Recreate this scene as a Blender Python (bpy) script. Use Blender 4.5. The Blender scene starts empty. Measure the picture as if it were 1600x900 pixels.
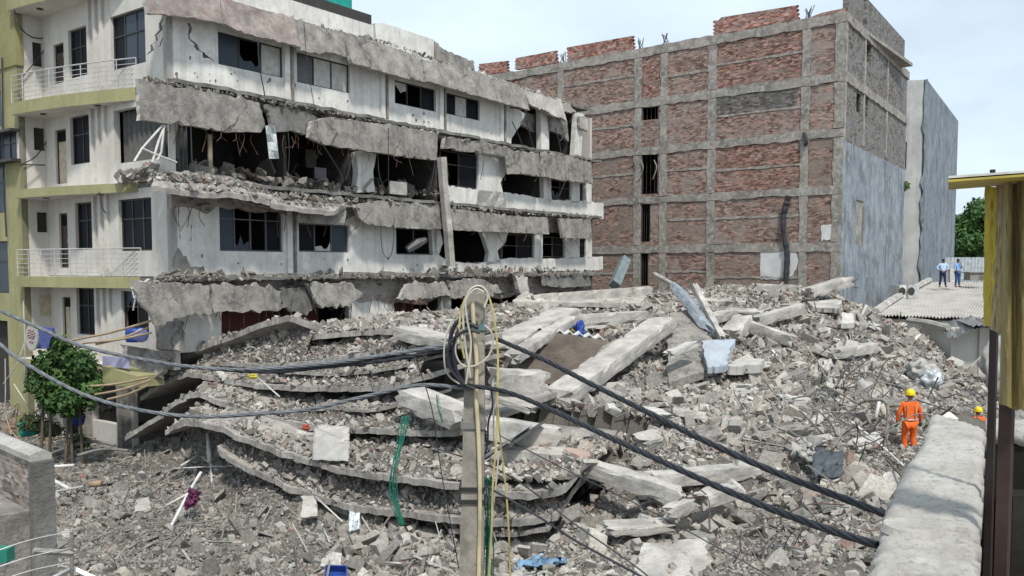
import bpy, bmesh, math, random
import numpy as np
from mathutils import Vector, Matrix, noise

random.seed(11)
rng = np.random.default_rng(11)
scene = bpy.context.scene
col = scene.collection

# ------------------------------------------------------------------ camera
CAMZ = 6.3; FPX = 1350.0; PITCH = math.radians(3.5); CX = 800.0; CY = 502.0
cam_d = bpy.data.cameras.new('camera'); cam = bpy.data.objects.new('camera', cam_d); col.objects.link(cam)
cam.location = (0, 0, CAMZ); cam.rotation_euler = (math.radians(90) - PITCH, 0, 0)
cam_d.sensor_width = 36; cam_d.lens = 36 * FPX / 1600; cam_d.shift_y = 52 / 1600
cam_d.clip_start = .1; cam_d.clip_end = 3000
scene.camera = cam

# ------------------------------------------------------------------ sky, sun, exposure
SUN_EL = math.radians(56); SUN_DIR = Vector((.16, -.55, .86)).normalized()
world = bpy.data.worlds.new('World'); scene.world = world; world.use_nodes = True
wn = world.node_tree.nodes; wl = world.node_tree.links; wn.clear()
w_out = wn.new('ShaderNodeOutputWorld'); w_bg = wn.new('ShaderNodeBackground')
sky = wn.new('ShaderNodeTexSky'); sky.sky_type = 'NISHITA'; sky.sun_disc = False
sky.sun_elevation = math.asin(SUN_DIR.z); sky.sun_rotation = math.atan2(SUN_DIR.x, SUN_DIR.y)
sky.air_density = 1.0; sky.dust_density = 2.5; sky.ozone_density = 2.0
w_tc = wn.new('ShaderNodeTexCoord'); w_map = wn.new('ShaderNodeMapping'); w_map.inputs['Scale'].default_value = (1.0, 1.0, 2.6)
w_noise = wn.new('ShaderNodeTexNoise'); w_noise.inputs['Scale'].default_value = 2.2; w_noise.inputs['Detail'].default_value = 7; w_noise.inputs['Roughness'].default_value = .55
w_ramp = wn.new('ShaderNodeValToRGB'); w_ramp.color_ramp.elements[0].position = .40; w_ramp.color_ramp.elements[1].position = .68
w_ramp.color_ramp.elements[0].color = (.66, .66, .66, 1); w_ramp.color_ramp.elements[1].color = (.95, .95, .95, 1)
w_mix = wn.new('ShaderNodeMixRGB'); w_mix.inputs['Color2'].default_value = (10.3, 12.1, 13.6, 1)
wl.new(w_tc.outputs['Generated'], w_map.inputs[0]); wl.new(w_map.outputs[0], w_noise.inputs['Vector'])
wl.new(w_noise.outputs[0], w_ramp.inputs[0]); wl.new(w_ramp.outputs[0], w_mix.inputs[0])
wl.new(sky.outputs[0], w_mix.inputs['Color1']); wl.new(w_mix.outputs[0], w_bg.inputs[0])
w_bg.inputs[1].default_value = .078; wl.new(w_bg.outputs[0], w_out.inputs[0])
sun_d = bpy.data.lights.new('sun', 'SUN'); sun_d.energy = 3.4; sun_d.angle = math.radians(5); sun_d.color = (1, .96, .9)
sun = bpy.data.objects.new('sun', sun_d); col.objects.link(sun)
sun.rotation_euler = SUN_DIR.to_track_quat('Z', 'Y').to_euler()
vs = scene.view_settings; vs.view_transform = 'Standard'; vs.look = 'None'; vs.gamma = 1; vs.exposure = 0.22; vs.use_curve_mapping = False

# ------------------------------------------------------------------ photo measuring helpers
FW = Vector((0, math.cos(PITCH), -math.sin(PITCH))); UPV = Vector((0, math.sin(PITCH), math.cos(PITCH)))
def ray(px, py): return Vector(((px - CX) / FPX, 0, 0)) + UPV * (-(py - CY) / FPX) + FW
def At(px, py, d):
    r = ray(px, py); return Vector((0, 0, CAMZ)) + r * (d / r.y)
def Onz(px, py, z):
    r = ray(px, py); return Vector((0, 0, CAMZ)) + r * ((z - CAMZ) / r.z)
class Plane:
    """upright facade plane: origin, direction along it, outward normal"""
    def __init__(s, o, d, n=None):
        s.o = Vector((o[0], o[1], 0)); s.d = Vector((d[0], d[1], 0)).normalized()
        s.n = Vector((s.d.y, -s.d.x, 0))
        if s.n.dot(-s.o) < 0: s.n = -s.n
        if n is not None: s.n = Vector((n[0], n[1], 0)).normalized()
    def pt(s, u, z, off=0.0): return s.o + s.d * u + s.n * off + Vector((0, 0, z))
    def P(s, px, py, off=0.0):
        r = ray(px, py); c = Vector((0, 0, CAMZ))
        t = (s.o + s.n * off - c).dot(s.n) / r.dot(s.n); return c + r * t
    def uz(s, px, py, off=0.0):
        p = s.P(px, py, off); return (p - s.o).dot(s.d), p.z
    def rect(s, x0, x1, yt, yb, off=0.0):
        xm = (x0 + x1) / 2
        us = sorted((s.uz(x0, (yt + yb) / 2, off)[0], s.uz(x1, (yt + yb) / 2, off)[0]))
        return us[0], us[1], s.uz(xm, yb, off)[1], s.uz(xm, yt, off)[1]

# ------------------------------------------------------------------ materials
def new_mat(name):
    m = bpy.data.materials.new(name); m.use_nodes = True
    nt = m.node_tree; b = nt.nodes['Principled BSDF']; b.inputs['Roughness'].default_value = .9
    if 'Specular IOR Level' in b.inputs: b.inputs['Specular IOR Level'].default_value = .25
    return m, nt, b
def mapped_pos(nt, scale=(1, 1, 1)):
    g = nt.nodes.new('ShaderNodeNewGeometry'); mp = nt.nodes.new('ShaderNodeMapping'); mp.inputs['Scale'].default_value = scale
    nt.links.new(g.outputs['Position'], mp.inputs[0]); return mp.outputs[0]
def noise_node(nt, vec, scale, detail=6, rough=.6):
    n = nt.nodes.new('ShaderNodeTexNoise'); n.inputs['Scale'].default_value = scale; n.inputs['Detail'].default_value = detail; n.inputs['Roughness'].default_value = rough
    nt.links.new(vec, n.inputs['Vector']); return n.outputs[0]
def ramp(nt, fac, stops):
    r = nt.nodes.new('ShaderNodeValToRGB'); cr = r.color_ramp
    while len(cr.elements) < len(stops): cr.elements.new(.5)
    for e, (p, c) in zip(cr.elements, stops): e.position = p; e.color = (c[0], c[1], c[2], 1) if hasattr(c, '__len__') else (c, c, c, 1)
    nt.links.new(fac, r.inputs[0]); return r.outputs[0]
def mix(nt, a, b, fac, mode='MIX'):
    m = nt.nodes.new('ShaderNodeMixRGB'); m.blend_type = mode
    for s, v in ((m.inputs['Color1'], a), (m.inputs['Color2'], b)):
        if isinstance(v, (tuple, list)): s.default_value = (v[0], v[1], v[2], 1)
        else: nt.links.new(v, s)
    if isinstance(fac, (int, float)): m.inputs[0].default_value = fac
    else: nt.links.new(fac, m.inputs[0])
    return m.outputs[0]
def bump(nt, b, h, strength=.5, dist=.02):
    bp = nt.nodes.new('ShaderNodeBump'); bp.inputs['Strength'].default_value = strength; bp.inputs['Distance'].default_value = dist
    nt.links.new(h, bp.inputs['Height']); nt.links.new(bp.outputs[0], b.inputs['Normal'])
def concrete(name, base, dark=.55, light=1.25, tint=None, sc=1.0, bstr=.6, bdist=.03, streak=0.0, cracks=0.0):
    m, nt, b = new_mat(name)
    v = mapped_pos(nt)
    n1 = noise_node(nt, v, .9 * sc, 8, .65); n2 = noise_node(nt, v, 9 * sc, 6, .7); n3 = noise_node(nt, v, 3.1 * sc, 4, .6)
    c = mix(nt, tuple(x * dark for x in base), tuple(min(1, x * light) for x in base), ramp(nt, n1, [(.33, 0), (.66, 1)]))
    c = mix(nt, c, tuple(x * .5 for x in base), ramp(nt, n2, [(.54, 0), (.68, .7 if dark < .72 else .35)]))
    n4 = noise_node(nt, v, 2.3 * sc, 10, .8); c = mix(nt, c, tuple(x * .42 for x in base), ramp(nt, n4, [(.58, 0), (.63, .6 if dark < .72 else .12)]))
    if tint: c = mix(nt, c, tint, ramp(nt, n3, [(.5, 0), (.66, .7)]))
    if cracks:
        wv = noise_node(nt, v, 2.5, 4, .6); sc_ = nt.nodes.new('ShaderNodeVectorMath'); sc_.operation = 'SCALE'; sc_.inputs['Scale'].default_value = .7; nt.links.new(wv, sc_.inputs[0])
        ad = nt.nodes.new('ShaderNodeVectorMath'); nt.links.new(v, ad.inputs[0]); nt.links.new(sc_.outputs[0], ad.inputs[1])
        vo = nt.nodes.new('ShaderNodeTexVoronoi'); vo.feature = 'DISTANCE_TO_EDGE'; vo.inputs['Scale'].default_value = cracks; nt.links.new(ad.outputs[0], vo.inputs[0])
        c = mix(nt, c, tuple(x * .16 for x in base), mix(nt, (0, 0, 0), ramp(nt, vo.outputs['Distance'], [(.006, .8), (.016, 0)]), ramp(nt, noise_node(nt, v, .8, 3, .6), [(.46, 0), (.6, 1)])))
    if streak:
        vs_ = mapped_pos(nt, (2.2, 2.2, .12)); ns = noise_node(nt, vs_, 1.6, 5, .6)
        c = mix(nt, c, tuple(x * .5 for x in base), ramp(nt, ns, [(.48, 0), (.72, streak)]))
    nt.links.new(c, b.inputs['Base Color'])
    bump(nt, b, mix(nt, n1, mix(nt, n2, n4, .4), .7), bstr, bdist)
    return m
def plain(name, c, rough=.6, metal=0, var=.25, sc=4, spec=.3):
    m, nt, b = new_mat(name); v = mapped_pos(nt); n = noise_node(nt, v, sc, 5, .6)
    nt.links.new(mix(nt, tuple(x * (1 - var) for x in c), tuple(min(1, x * (1 + var)) for x in c), ramp(nt, n, [(.3, 0), (.7, 1)])), b.inputs['Base Color'])
    b.inputs['Roughness'].default_value = rough; b.inputs['Metallic'].default_value = metal; b.inputs['Specular IOR Level'].default_value = spec
    return m
def brick_mat(name, d, c1, c2, mortar, smear, smear_c=(.34, .31, .28), sc=1.0, mort=.012):
    m, nt, b = new_mat(name)
    g = nt.nodes.new('ShaderNodeNewGeometry')
    dp = nt.nodes.new('ShaderNodeVectorMath'); dp.operation = 'DOT_PRODUCT'; dp.inputs[1].default_value = (d[0], d[1], 0)
    nt.links.new(g.outputs['Position'], dp.inputs[0])
    sx = nt.nodes.new('ShaderNodeSeparateXYZ'); nt.links.new(g.outputs['Position'], sx.inputs[0])
    cx = nt.nodes.new('ShaderNodeCombineXYZ'); nt.links.new(dp.outputs['Value'], cx.inputs[0]); nt.links.new(sx.outputs[2], cx.inputs[1])
    wv = noise_node(nt, cx.outputs[0], 3.0, 2, .5)
    ad = nt.nodes.new('ShaderNodeVectorMath'); ad.operation = 'ADD'
    sc_ = nt.nodes.new('ShaderNodeVectorMath'); sc_.operation = 'SCALE'; sc_.inputs['Scale'].default_value = .03
    nt.links.new(wv, sc_.inputs[0]); nt.links.new(cx.outputs[0], ad.inputs[0]); nt.links.new(sc_.outputs[0], ad.inputs[1])
    br = nt.nodes.new('ShaderNodeTexBrick'); br.offset = .5; br.inputs['Scale'].default_value = 1
    br.inputs['Brick Width'].default_value = .24 * sc; br.inputs['Row Height'].default_value = .095 * sc; br.inputs['Mortar Size'].default_value = mort
    br.inputs['Mortar Smooth'].default_value = .3; br.inputs['Bias'].default_value = -.2
    br.inputs['Color1'].default_value = (*c1, 1); br.inputs['Color2'].default_value = (*c2, 1); br.inputs['Mortar'].default_value = (*mortar, 1)
    nt.links.new(ad.outputs[0], br.inputs[0])
    vor = nt.nodes.new('ShaderNodeTexVoronoi'); vor.inputs['Scale'].default_value = 1; vor.voronoi_dimensions = '2D'
    mp = nt.nodes.new('ShaderNodeMapping'); mp.inputs['Scale'].default_value = (4.6 / sc, 12 / sc, 1); nt.links.new(cx.outputs[0], mp.inputs[0]); nt.links.new(mp.outputs[0], vor.inputs[0])
    sv = nt.nodes.new('ShaderNodeSeparateColor'); nt.links.new(vor.outputs['Color'], sv.inputs[0])
    c = mix(nt, br.outputs[0], tuple(x * .3 for x in c1), ramp(nt, sv.outputs[0], [(.66, 0), (.86, .7)]))
    c = mix(nt, c, tuple(.4 * x + .6 * y for x, y in zip(c2, smear_c)), ramp(nt, sv.outputs[1], [(.6, 0), (.9, .75)]))
    c = mix(nt, c, ramp(nt, sv.outputs[2], [(.1, .5), (.9, 1.55)]), 1.0, 'MULTIPLY')
    n1 = noise_node(nt, mapped_pos(nt, (1, 1, 1.6)), .75, 9, .72); n2 = noise_node(nt, mapped_pos(nt), 7, 5, .7)
    c = mix(nt, c, smear_c, ramp(nt, n1, [(.58 - smear * .22, 0), (.68 - smear * .22, .75)])); n6 = noise_node(nt, mapped_pos(nt, (.5, .5, 2.0)), 1.3, 10, .8); c = mix(nt, c, tuple(x * .8 for x in smear_c), ramp(nt, n6, [(.50, 0), (.60, .55)]))
    c = mix(nt, c, (.07, .06, .055), ramp(nt, n2, [(.6, 0), (.74, .65)])); n5 = noise_node(nt, mapped_pos(nt, (1, 1, 2.2)), 4.5, 8, .8); c = mix(nt, c, tuple(min(.5, x * 1.35) for x in smear_c), ramp(nt, n5, [(.52, 0), (.66, .6)]))
    nt.links.new(c, b.inputs['Base Color']); bump(nt, b, c, .7, .02)
    return m

# ------------------------------------------------------------------ object helpers
def tag(o, label=None, cat=None, group=None, kind=None):
    if label: o['label'] = label
    if cat: o['category'] = cat
    if group: o['group'] = group
    if kind: o['kind'] = kind
    elif cat: o['kind'] = 'thing'
    return o
def empty(name, loc, label, cat, group=None):
    o = bpy.data.objects.new(name, None); col.objects.link(o); o.location = loc; o.empty_display_size = .2
    return tag(o, label, cat, group)
def origin_of(o):
    v = Vector((0, 0, 0))
    while o is not None: v += o.location; o = o.parent
    return v
class MB:
    def __init__(s): s.v = []; s.f = []; s.m = []
    def add(s, vs_, fs, mi=0):
        k = len(s.v); s.v += [tuple(p) for p in vs_]
        for f in fs: s.f.append(tuple(i + k for i in f)); s.m.append(mi)
    def obox(s, c, ax, ay, az, mi=0):
        c = Vector(c); ax = Vector(ax); ay = Vector(ay); az = Vector(az)
        vs_ = [c + ax * i + ay * j + az * k for i in (-1, 1) for j in (-1, 1) for k in (-1, 1)]
        s.add(vs_, [(0, 1, 3, 2), (4, 6, 7, 5), (0, 4, 5, 1), (2, 3, 7, 6), (0, 2, 6, 4), (1, 5, 7, 3)], mi)
    def box(s, x0, x1, y0, y1, z0, z1, mi=0):
        s.obox(((x0 + x1) / 2, (y0 + y1) / 2, (z0 + z1) / 2), ((x1 - x0) / 2, 0, 0), (0, (y1 - y0) / 2, 0), (0, 0, (z1 - z0) / 2), mi)
    def pbox(s, pl, u0, u1, z0, z1, o0, o1, mi=0):
        s.obox(pl.pt((u0 + u1) / 2, (z0 + z1) / 2, (o0 + o1) / 2), pl.d * ((u1 - u0) / 2), pl.n * ((o1 - o0) / 2), Vector((0, 0, (z1 - z0) / 2)), mi)
    def prism(s, pts, off, mi=0, mi_side=None):
        pts = [Vector(p) for p in pts]; off = Vector(off); n = len(pts)
        s.add(pts + [p + off for p in pts], [tuple(range(n))] + [tuple(range(2 * n - 1, n - 1, -1))], mi)
        k = len(s.v) - 2 * n
        for i in range(n):
            j = (i + 1) % n; s.f.append((k + i, k + j, k + n + j, k + n + i)); s.m.append(mi if mi_side is None else mi_side)
    def tube(s, pts, r, sides=6, mi=0, cap=True):
        pts = [Vector(p) for p in pts]; n = len(pts); rs = r if hasattr(r, '__len__') else [r] * n
        k = len(s.v); up = Vector((0, 0, 1)); prev = None
        for i, p in enumerate(pts):
            t = (pts[min(i + 1, n - 1)] - pts[max(i - 1, 0)]).normalized()
            if prev is None: a = t.cross(up if abs(t.z) < .9 else Vector((1, 0, 0))).normalized()
            else: a = (prev - t * prev.dot(t)).normalized()
            prev = a; b_ = t.cross(a)
            for q in range(sides):
                th = 2 * math.pi * q / sides; s.v.append(tuple(p + (a * math.cos(th) + b_ * math.sin(th)) * rs[i]))
        for i in range(n - 1):
            for q in range(sides):
                q2 = (q + 1) % sides; s.f.append((k + i * sides + q, k + i * sides + q2, k + (i + 1) * sides + q2, k + (i + 1) * sides + q)); s.m.append(mi)
        if cap:
            s.f.append(tuple(range(k, k + sides))[::-1]); s.m.append(mi)
            s.f.append(tuple(range(k + (n - 1) * sides, k + n * sides))); s.m.append(mi)
    def grid(s, G, mi=0, flip=False):
        n, m = len(G), len(G[0]); k = len(s.v)
        for row in G: s.v += [tuple(p) for p in row]
        for i in range(n - 1):
            for j in range(m - 1):
                s.f.append((k + i * m + j, k + i * m + j + 1, k + (i + 1) * m + j + 1, k + (i + 1) * m + j)); s.m.append(mi)
    def sheet(s, G, thick, mi=0, down=Vector((0, 0, -1)), mi_side=None):
        """closed curved plate: top grid G, bottom = G + down*thick"""
        n, m = len(G), len(G[0]); k = len(s.v); N = n * m
        mis = mi if mi_side is None else mi_side
        for row in G: s.v += [tuple(p) for p in row]
        for row in G: s.v += [tuple(Vector(p) + down * thick) for p in row]
        for i in range(n - 1):
            for j in range(m - 1):
                a = k + i * m + j; q = (a, a + 1, a + m + 1, a + m)
                s.f.append(q); s.m.append(mi); s.f.append(tuple(x + N for x in q[::-1])); s.m.append(mi)
        ring = [(0, j) for j in range(m)] + [(i, m - 1) for i in range(1, n)] + [(n - 1, j) for j in range(m - 2, -1, -1)] + [(i, 0) for i in range(n - 2, 0, -1)]
        for a, b_ in zip(ring, ring[1:] + ring[:1]):
            p, q = k + a[0] * m + a[1], k + b_[0] * m + b_[1]; s.f.append((p, q, q + N, p + N)); s.m.append(mis)
    def build(s, name, mats, parent=None, smooth=False, recalc=True):
        if not isinstance(mats, (list, tuple)): mats = [mats]
        V = np.array(s.v, dtype=np.float64).reshape(-1, 3)
        c = Vector(((V[:, 0].min() + V[:, 0].max()) / 2, (V[:, 1].min() + V[:, 1].max()) / 2, V[:, 2].min()))
        V = V - np.array(c)
        me = bpy.data.meshes.new(name); me.from_pydata([tuple(v) for v in V], [], s.f)
        for m in mats: me.materials.append(m)
        me.polygons.foreach_set('material_index', s.m)
        if smooth: me.polygons.foreach_set('use_smooth', [True] * len(s.f))
        if recalc and len(s.f) < 60000:
            bm = bmesh.new(); bm.from_mesh(me); bmesh.ops.recalc_face_normals(bm, faces=bm.faces); bm.to_mesh(me); bm.free()
        me.update()
        o = bpy.data.objects.new(name, me); col.objects.link(o)
        if parent is not None: o.parent = parent; o.location = c - origin_of(parent)
        else: o.location = c
        return o
def catmull(pts, n=8):
    pts = [Vector(p) for p in pts]; P = [pts[0] * 2 - pts[1]] + pts + [pts[-1] * 2 - pts[-2]]; out = []
    for i in range(1, len(P) - 2):
        for k in range(n):
            t = k / n; a, b, c, d = P[i - 1], P[i], P[i + 1], P[i + 2]
            out.append(.5 * ((2 * b) + (c - a) * t + (2 * a - 5 * b + 4 * c - d) * t * t + (3 * b - a - 3 * c + d) * t ** 3))
    out.append(pts[-1]); return out
def jag_poly(uz, step=.3, jag=.05):
    out = []
    step = step * .45; sd = random.uniform(0, 99)
    for (a, b) in zip(uz, uz[1:] + uz[:1]):
        L = math.hypot(b[0] - a[0], b[1] - a[1]); k = max(1, int(L / step))
        for i in range(k):
            t = i / k; x = a[0] + (b[0] - a[0]) * t; y = a[1] + (b[1] - a[1]) * t
            n1 = noise.noise(Vector((x * 2.2, y * 2.2, sd))) * .5; n2 = noise.noise(Vector((x * 2.6, y * 2.6, sd + 7))) * .9 + (2.2 * random.random() if random.random() < .10 else 0)
            out.append((x + n1 * jag + random.uniform(-jag, jag) * .5, y + n2 * jag + random.uniform(-jag, jag) * .6))
    return out
def frag(mb, pl, pix, off=0.0, thick=.2, jag=.05, step=.3, mi=0, mi_side=None):
    """broken plate on a facade plane, outline measured from the photo"""
    uz = jag_poly([pl.uz(x, y, off) for x, y in pix], step, jag)
    mb.prism([pl.pt(u, z, off) for u, z in uz], -pl.n * thick, mi, mi_side)
def holed_wall(mb, pl, u0, u1, z0, z1, holes, off=0.0, thick=.22, mi=0):
    us = sorted({u0, u1} | {min(max(h[i], u0), u1) for h in holes for i in (0, 1)}); zs = sorted({z0, z1} | {min(max(h[i], z0), z1) for h in holes for i in (2, 3)})
    nu, nz = len(us) - 1, len(zs) - 1
    def solid(i, j):
        if i < 0 or j < 0 or i >= nu or j >= nz: return False
        uc, zc = (us[i] + us[i + 1]) / 2, (zs[j] + zs[j + 1]) / 2
        return not any(h[0] < uc < h[1] and h[2] < zc < h[3] for h in holes)
    for i in range(nu):
        for j in range(nz):
            if not solid(i, j): continue
            a, b, c, d = us[i], us[i + 1], zs[j], zs[j + 1]
            F = [pl.pt(a, c, off), pl.pt(b, c, off), pl.pt(b, d, off), pl.pt(a, d, off)]; B = [p - pl.n * thick for p in F]
            mb.add(F, [(0, 1, 2, 3)], mi); mb.add(B, [(3, 2, 1, 0)], mi)
            for (di, dj, e) in ((-1, 0, (0, 3)), (1, 0, (1, 2)), (0, -1, (0, 1)), (0, 1, (3, 2))):
                if not solid(i + di, j + dj): mb.add([F[e[0]], F[e[1]], B[e[1]], B[e[0]]], [(0, 1, 2, 3)], mi)

# materials used all over
M_white = concrete('white_plaster', (.67, .655, .62), .8, 1.1, tint=(.50, .48, .44), sc=.9, bstr=.35, bdist=.012, streak=.5)
M_cream = concrete('cream_plaster', (.56, .535, .49), .84, 1.08, sc=.9, bstr=.25, bdist=.01, streak=.3)
M_conc = concrete('bare_concrete', (.23, .215, .195), .5, 1.5, tint=(.33, .31, .285), sc=1.8, bstr=1.0, bdist=.06, streak=.4, cracks=.55)
M_conc_l = concrete('pale_concrete', (.38, .36, .33), .65, 1.35, sc=1.5, bstr=.9, bdist=.04)
M_conc_d = concrete('dark_concrete', (.16, .155, .145), .55, 1.5, sc=1.4, bstr=1, bdist=.06)
M_slab = concrete('floor_slab_concrete', (.29, .272, .25), .6, 1.35, sc=2.2, bstr=1, bdist=.04)
M_pink = concrete('brick_showing_plaster', (.27, .24, .22), .55, 1.35, tint=(.26, .15, .12), sc=2.0, bstr=1, bdist=.04)
M_green = concrete('olive_paint', (.30, .285, .15), .85, 1.12, sc=.8, bstr=.2, bdist=.01, streak=.25)
M_greenD = concrete('brown_olive_paint', (.25, .23, .11), .8, 1.1, sc=.8, bstr=.2, bdist=.01)
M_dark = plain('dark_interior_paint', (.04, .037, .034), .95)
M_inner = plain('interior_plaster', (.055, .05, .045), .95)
M_frame = plain('brown_window_metal', (.045, .04, .038), .5)
M_frame_l = plain('grey_window_metal', (.10, .10, .105), .5)
M_steel = plain('stainless_rail', (.48, .48, .47), .35, .3)
M_rust = plain('rusty_steel', (.10, .065, .05), .8, .2)
M_wire = plain('dark_wire', (.035, .037, .042), .6)
M_wood = plain('weathered_wood', (.30, .23, .15), .8)
M_whitepipe = plain('white_plastic', (.52, .51, .49), .4)
def glass(name, c, rough=.12, spec=.4):
    m, nt, b = new_mat(name); b.inputs['Base Color'].default_value = (*c, 1); b.inputs['Roughness'].default_value = rough
    b.inputs['Specular IOR Level'].default_value = spec
    return m
M_glass = glass('dark_glass', (.008, .009, .012), .35, .06); M_glass_b = glass('bluish_glass', (.035, .048, .066), .3, .2); M_frost = plain('frosted_pane', (.42, .42, .39), .5)
M_curtain = plain('grey_curtain', (.10, .10, .095), .95, sc=9)
M_door = plain('beige_door', (.42, .36, .27), .6); M_doorD = plain('brown_door', (.05, .035, .03), .5)
# ================================================================== the damaged white building
A = Plane((-10.8, 27.5), (.743, 1.0))                  # long facade, faces right
Wg = Plane((-10.8, 27.5), (-A.n.x, -A.n.y), (-A.d.x, -A.d.y))   # balcony side, faces the camera
WIN = 8.06                                              # width of the wing
R_ = Plane((Wg.pt(WIN, 0).x, Wg.pt(WIN, 0).y), (A.d.x, A.d.y), (A.n.x, A.n.y))
LEN = A.uz(925, 300)[0]
zF1 = A.uz(300, 585)[1] if False else 3.05
zF2 = A.uz(300, 432)[1]; zF3 = A.uz(300, 282)[1]; zF4 = A.uz(300, 132)[1]; zR = A.uz(300, 40)[1] + .45
wb = empty('damaged_building', A.pt(LEN / 2, 0, -4), 'cream and white five storey block with its concrete ledges torn off and windows blown out', 'building')

def window(pl, rect, parent, nx=2, nz=2, fm=M_frame, panes=None, name='window', off=0.0, depth=.12, fw=.05, bars=False):
    u0, u1, z0, z1 = rect; mb = MB(); o0, o1 = off - depth - .05, off - depth + .02
    mb.pbox(pl, u0, u0 + fw, z0, z1, o0, o1); mb.pbox(pl, u1 - fw, u1, z0, z1, o0, o1)
    mb.pbox(pl, u0 + fw, u1 - fw, z0, z0 + fw, o0, o1); mb.pbox(pl, u0 + fw, u1 - fw, z1 - fw, z1, o0, o1)
    zs = [z0 + fw, z1 - fw] if nz == 1 else [z0 + fw, z0 + (z1 - z0) * .62, z1 - fw]
    for z in zs[1:-1]: mb.pbox(pl, u0 + fw, u1 - fw, z - .02, z + .02, o0, o1 - .005)
    for i in range(1, nx):
        u = u0 + (u1 - u0) * i / nx; mb.pbox(pl, u - .025, u + .025, z0 + fw, z1 - fw, o0 + .004, o1 - .01)
    if bars:
        for k in range(1, 5):
            z = z0 + (z1 - z0) * k / 5; mb.pbox(pl, u0 + fw, u1 - fw, z - .012, z + .012, o0 - .03, o0 - .01)
    w = mb.build(name, fm, parent)
    if panes:
        for i, pm in enumerate(panes):
            if pm is None:
                if random.random() < .75:      # a jagged remnant of the broken pane
                    a = u0 + (u1 - u0) * i / nx + .03; b = u0 + (u1 - u0) * (i + 1) / nx - .03; H = z1 - z0; top_ = random.random() < .4
                    pr = [(a, 0)] + [(a + (b - a) * t / 5, H * random.uniform(.08, .5)) for t in range(6)] + [(b, 0)]
                    pr = [(x, (z1 - .03 - h) if top_ else (z0 + .03 + h)) for x, h in pr]
                    pb = MB(); pb.prism([pl.pt(x, z, o0 + .03) for x, z in pr], -pl.n * .01); pb.build('pane', random.choice([M_glass_b, M_frost, M_glass_b]), w)
                continue
            a = u0 + (u1 - u0) * i / nx + .03; b = u0 + (u1 - u0) * (i + 1) / nx - .03
            pb = MB(); pb.pbox(pl, a, b, z0 + .03, z1 - .03, o0 + .02, o0 + .035); pb.build('pane', pm, w)
    return w

# long facade, per storey: windows (x0, x1, y_top, y_bottom at their middle)
W4 = [((341, 443, 61, 111), 3, [M_glass_b, None, M_frost]), ((464, 547, 91, 137), 3, [M_frame_l, M_frost, M_frost]),
      ((617, 681, 132, 168), 3, [None, None, M_glass]), ((695, 750, 150, 183), 3, [M_glass, M_frost, M_glass])]
W2 = [((343, 442, 313, 393), 4, [M_glass_b, None, None, M_glass]), ((467, 546, 350, 394), 3, [M_glass, None, M_glass_b]), ((619, 678, 357, 398), 2, [None, None])]
holes4 = [A.rect(*w[0]) for w in W4]; holes2 = [A.rect(*w[0]) for w in W2]
u797 = A.uz(797, 200)[0]; u683 = A.uz(683, 400)[0]
mb = MB(); holed_wall(mb, A, 0, u797, zF4 + .05, zR + .6, holes4); mb.build('wall', M_white, wb)
mb = MB(); holed_wall(mb, A, 0, u683, zF2 + .05, zF3 - .1, holes2); mb.build('wall', M_white, wb)
for (r, n, p), h in zip(W4, holes4): window(A, h, wb, n, 1, M_frame, p)
for (r, n, p), h in zip(W2, holes2): window(A, h, wb, n, 2 if h[3] - h[2] > 1.4 else 1, M_frame_l, p)
# storey four, ruined east end
mb = MB()
frag(mb, A, [(845, 168), (858, 172), (858, 238), (846, 238)], 0, .3, .02, .5); mb.build('pier', M_white, wb); mb = MB()
frag(mb, A, [(797, 168), (822, 176), (812, 196), (800, 215), (797, 232)], 0, .2, .05); mb.build('wall_remnant', M_white, wb); mb = MB()
frag(mb, A, [(902, 176), (912, 178), (908, 250), (897, 250)], .1, .3, .02, .5)
mb.build('pier', M_white, wb)
# storey three: pieces of wall that still stand
for pts, th in (([(556, 236), (588, 240), (583, 270), (586, 300), (556, 300), (560, 270)], .3),
                ([(748, 236), (795, 238), (793, 268), (782, 285), (792, 325), (745, 322), (747, 295)], .22),
                ([(690, 290), (748, 296), (800, 302), (860, 312), (900, 314), (943, 317), (943, 342), (860, 337), (796, 334), (700, 326)], .2),
                ([(849, 272), (861, 273), (862, 316), (850, 315)], .25), ([(893, 276), (906, 278), (906, 318), (893, 316)], .25), ([(916, 280), (924, 281), (924, 318), (916, 318)], .25)):
    mb = MB(); frag(mb, A, pts, 0, th, .035, .35); mb.build('wall_remnant', M_white, wb)
# storey two, east of the intact wall
for pts, th in (([(683, 395), (700, 408), (745, 412), (800, 403), (870, 404), (942, 401), (942, 422), (860, 424), (760, 428), (683, 428)], .2),
                ([(750, 357), (795, 360), (790, 378), (778, 392), (782, 412), (760, 414), (764, 396), (757, 372)], .22),
                ([(835, 362), (848, 363), (848, 404), (835, 404)], .22), ([(882, 364), (906, 366), (906, 403), (884, 403)], .22), ([(916, 368), (925, 368), (925, 403), (916, 403)], .22),
                ([(674, 357), (688, 358), (692, 380), (686, 398), (677, 398)], .22)):
    mb = MB(); frag(mb, A, pts, 0, th, .03, .35); mb.build('wall_remnant', M_white, wb)
for r in ((690, 747, 238, 292), (784, 834, 366, 414), (849, 882, 370, 402), (907, 916, 372, 400), (862, 892, 282, 312)):
    window(A, A.rect(*r), wb, 2, 2, M_frame, [None, M_glass], off=.01)
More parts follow.
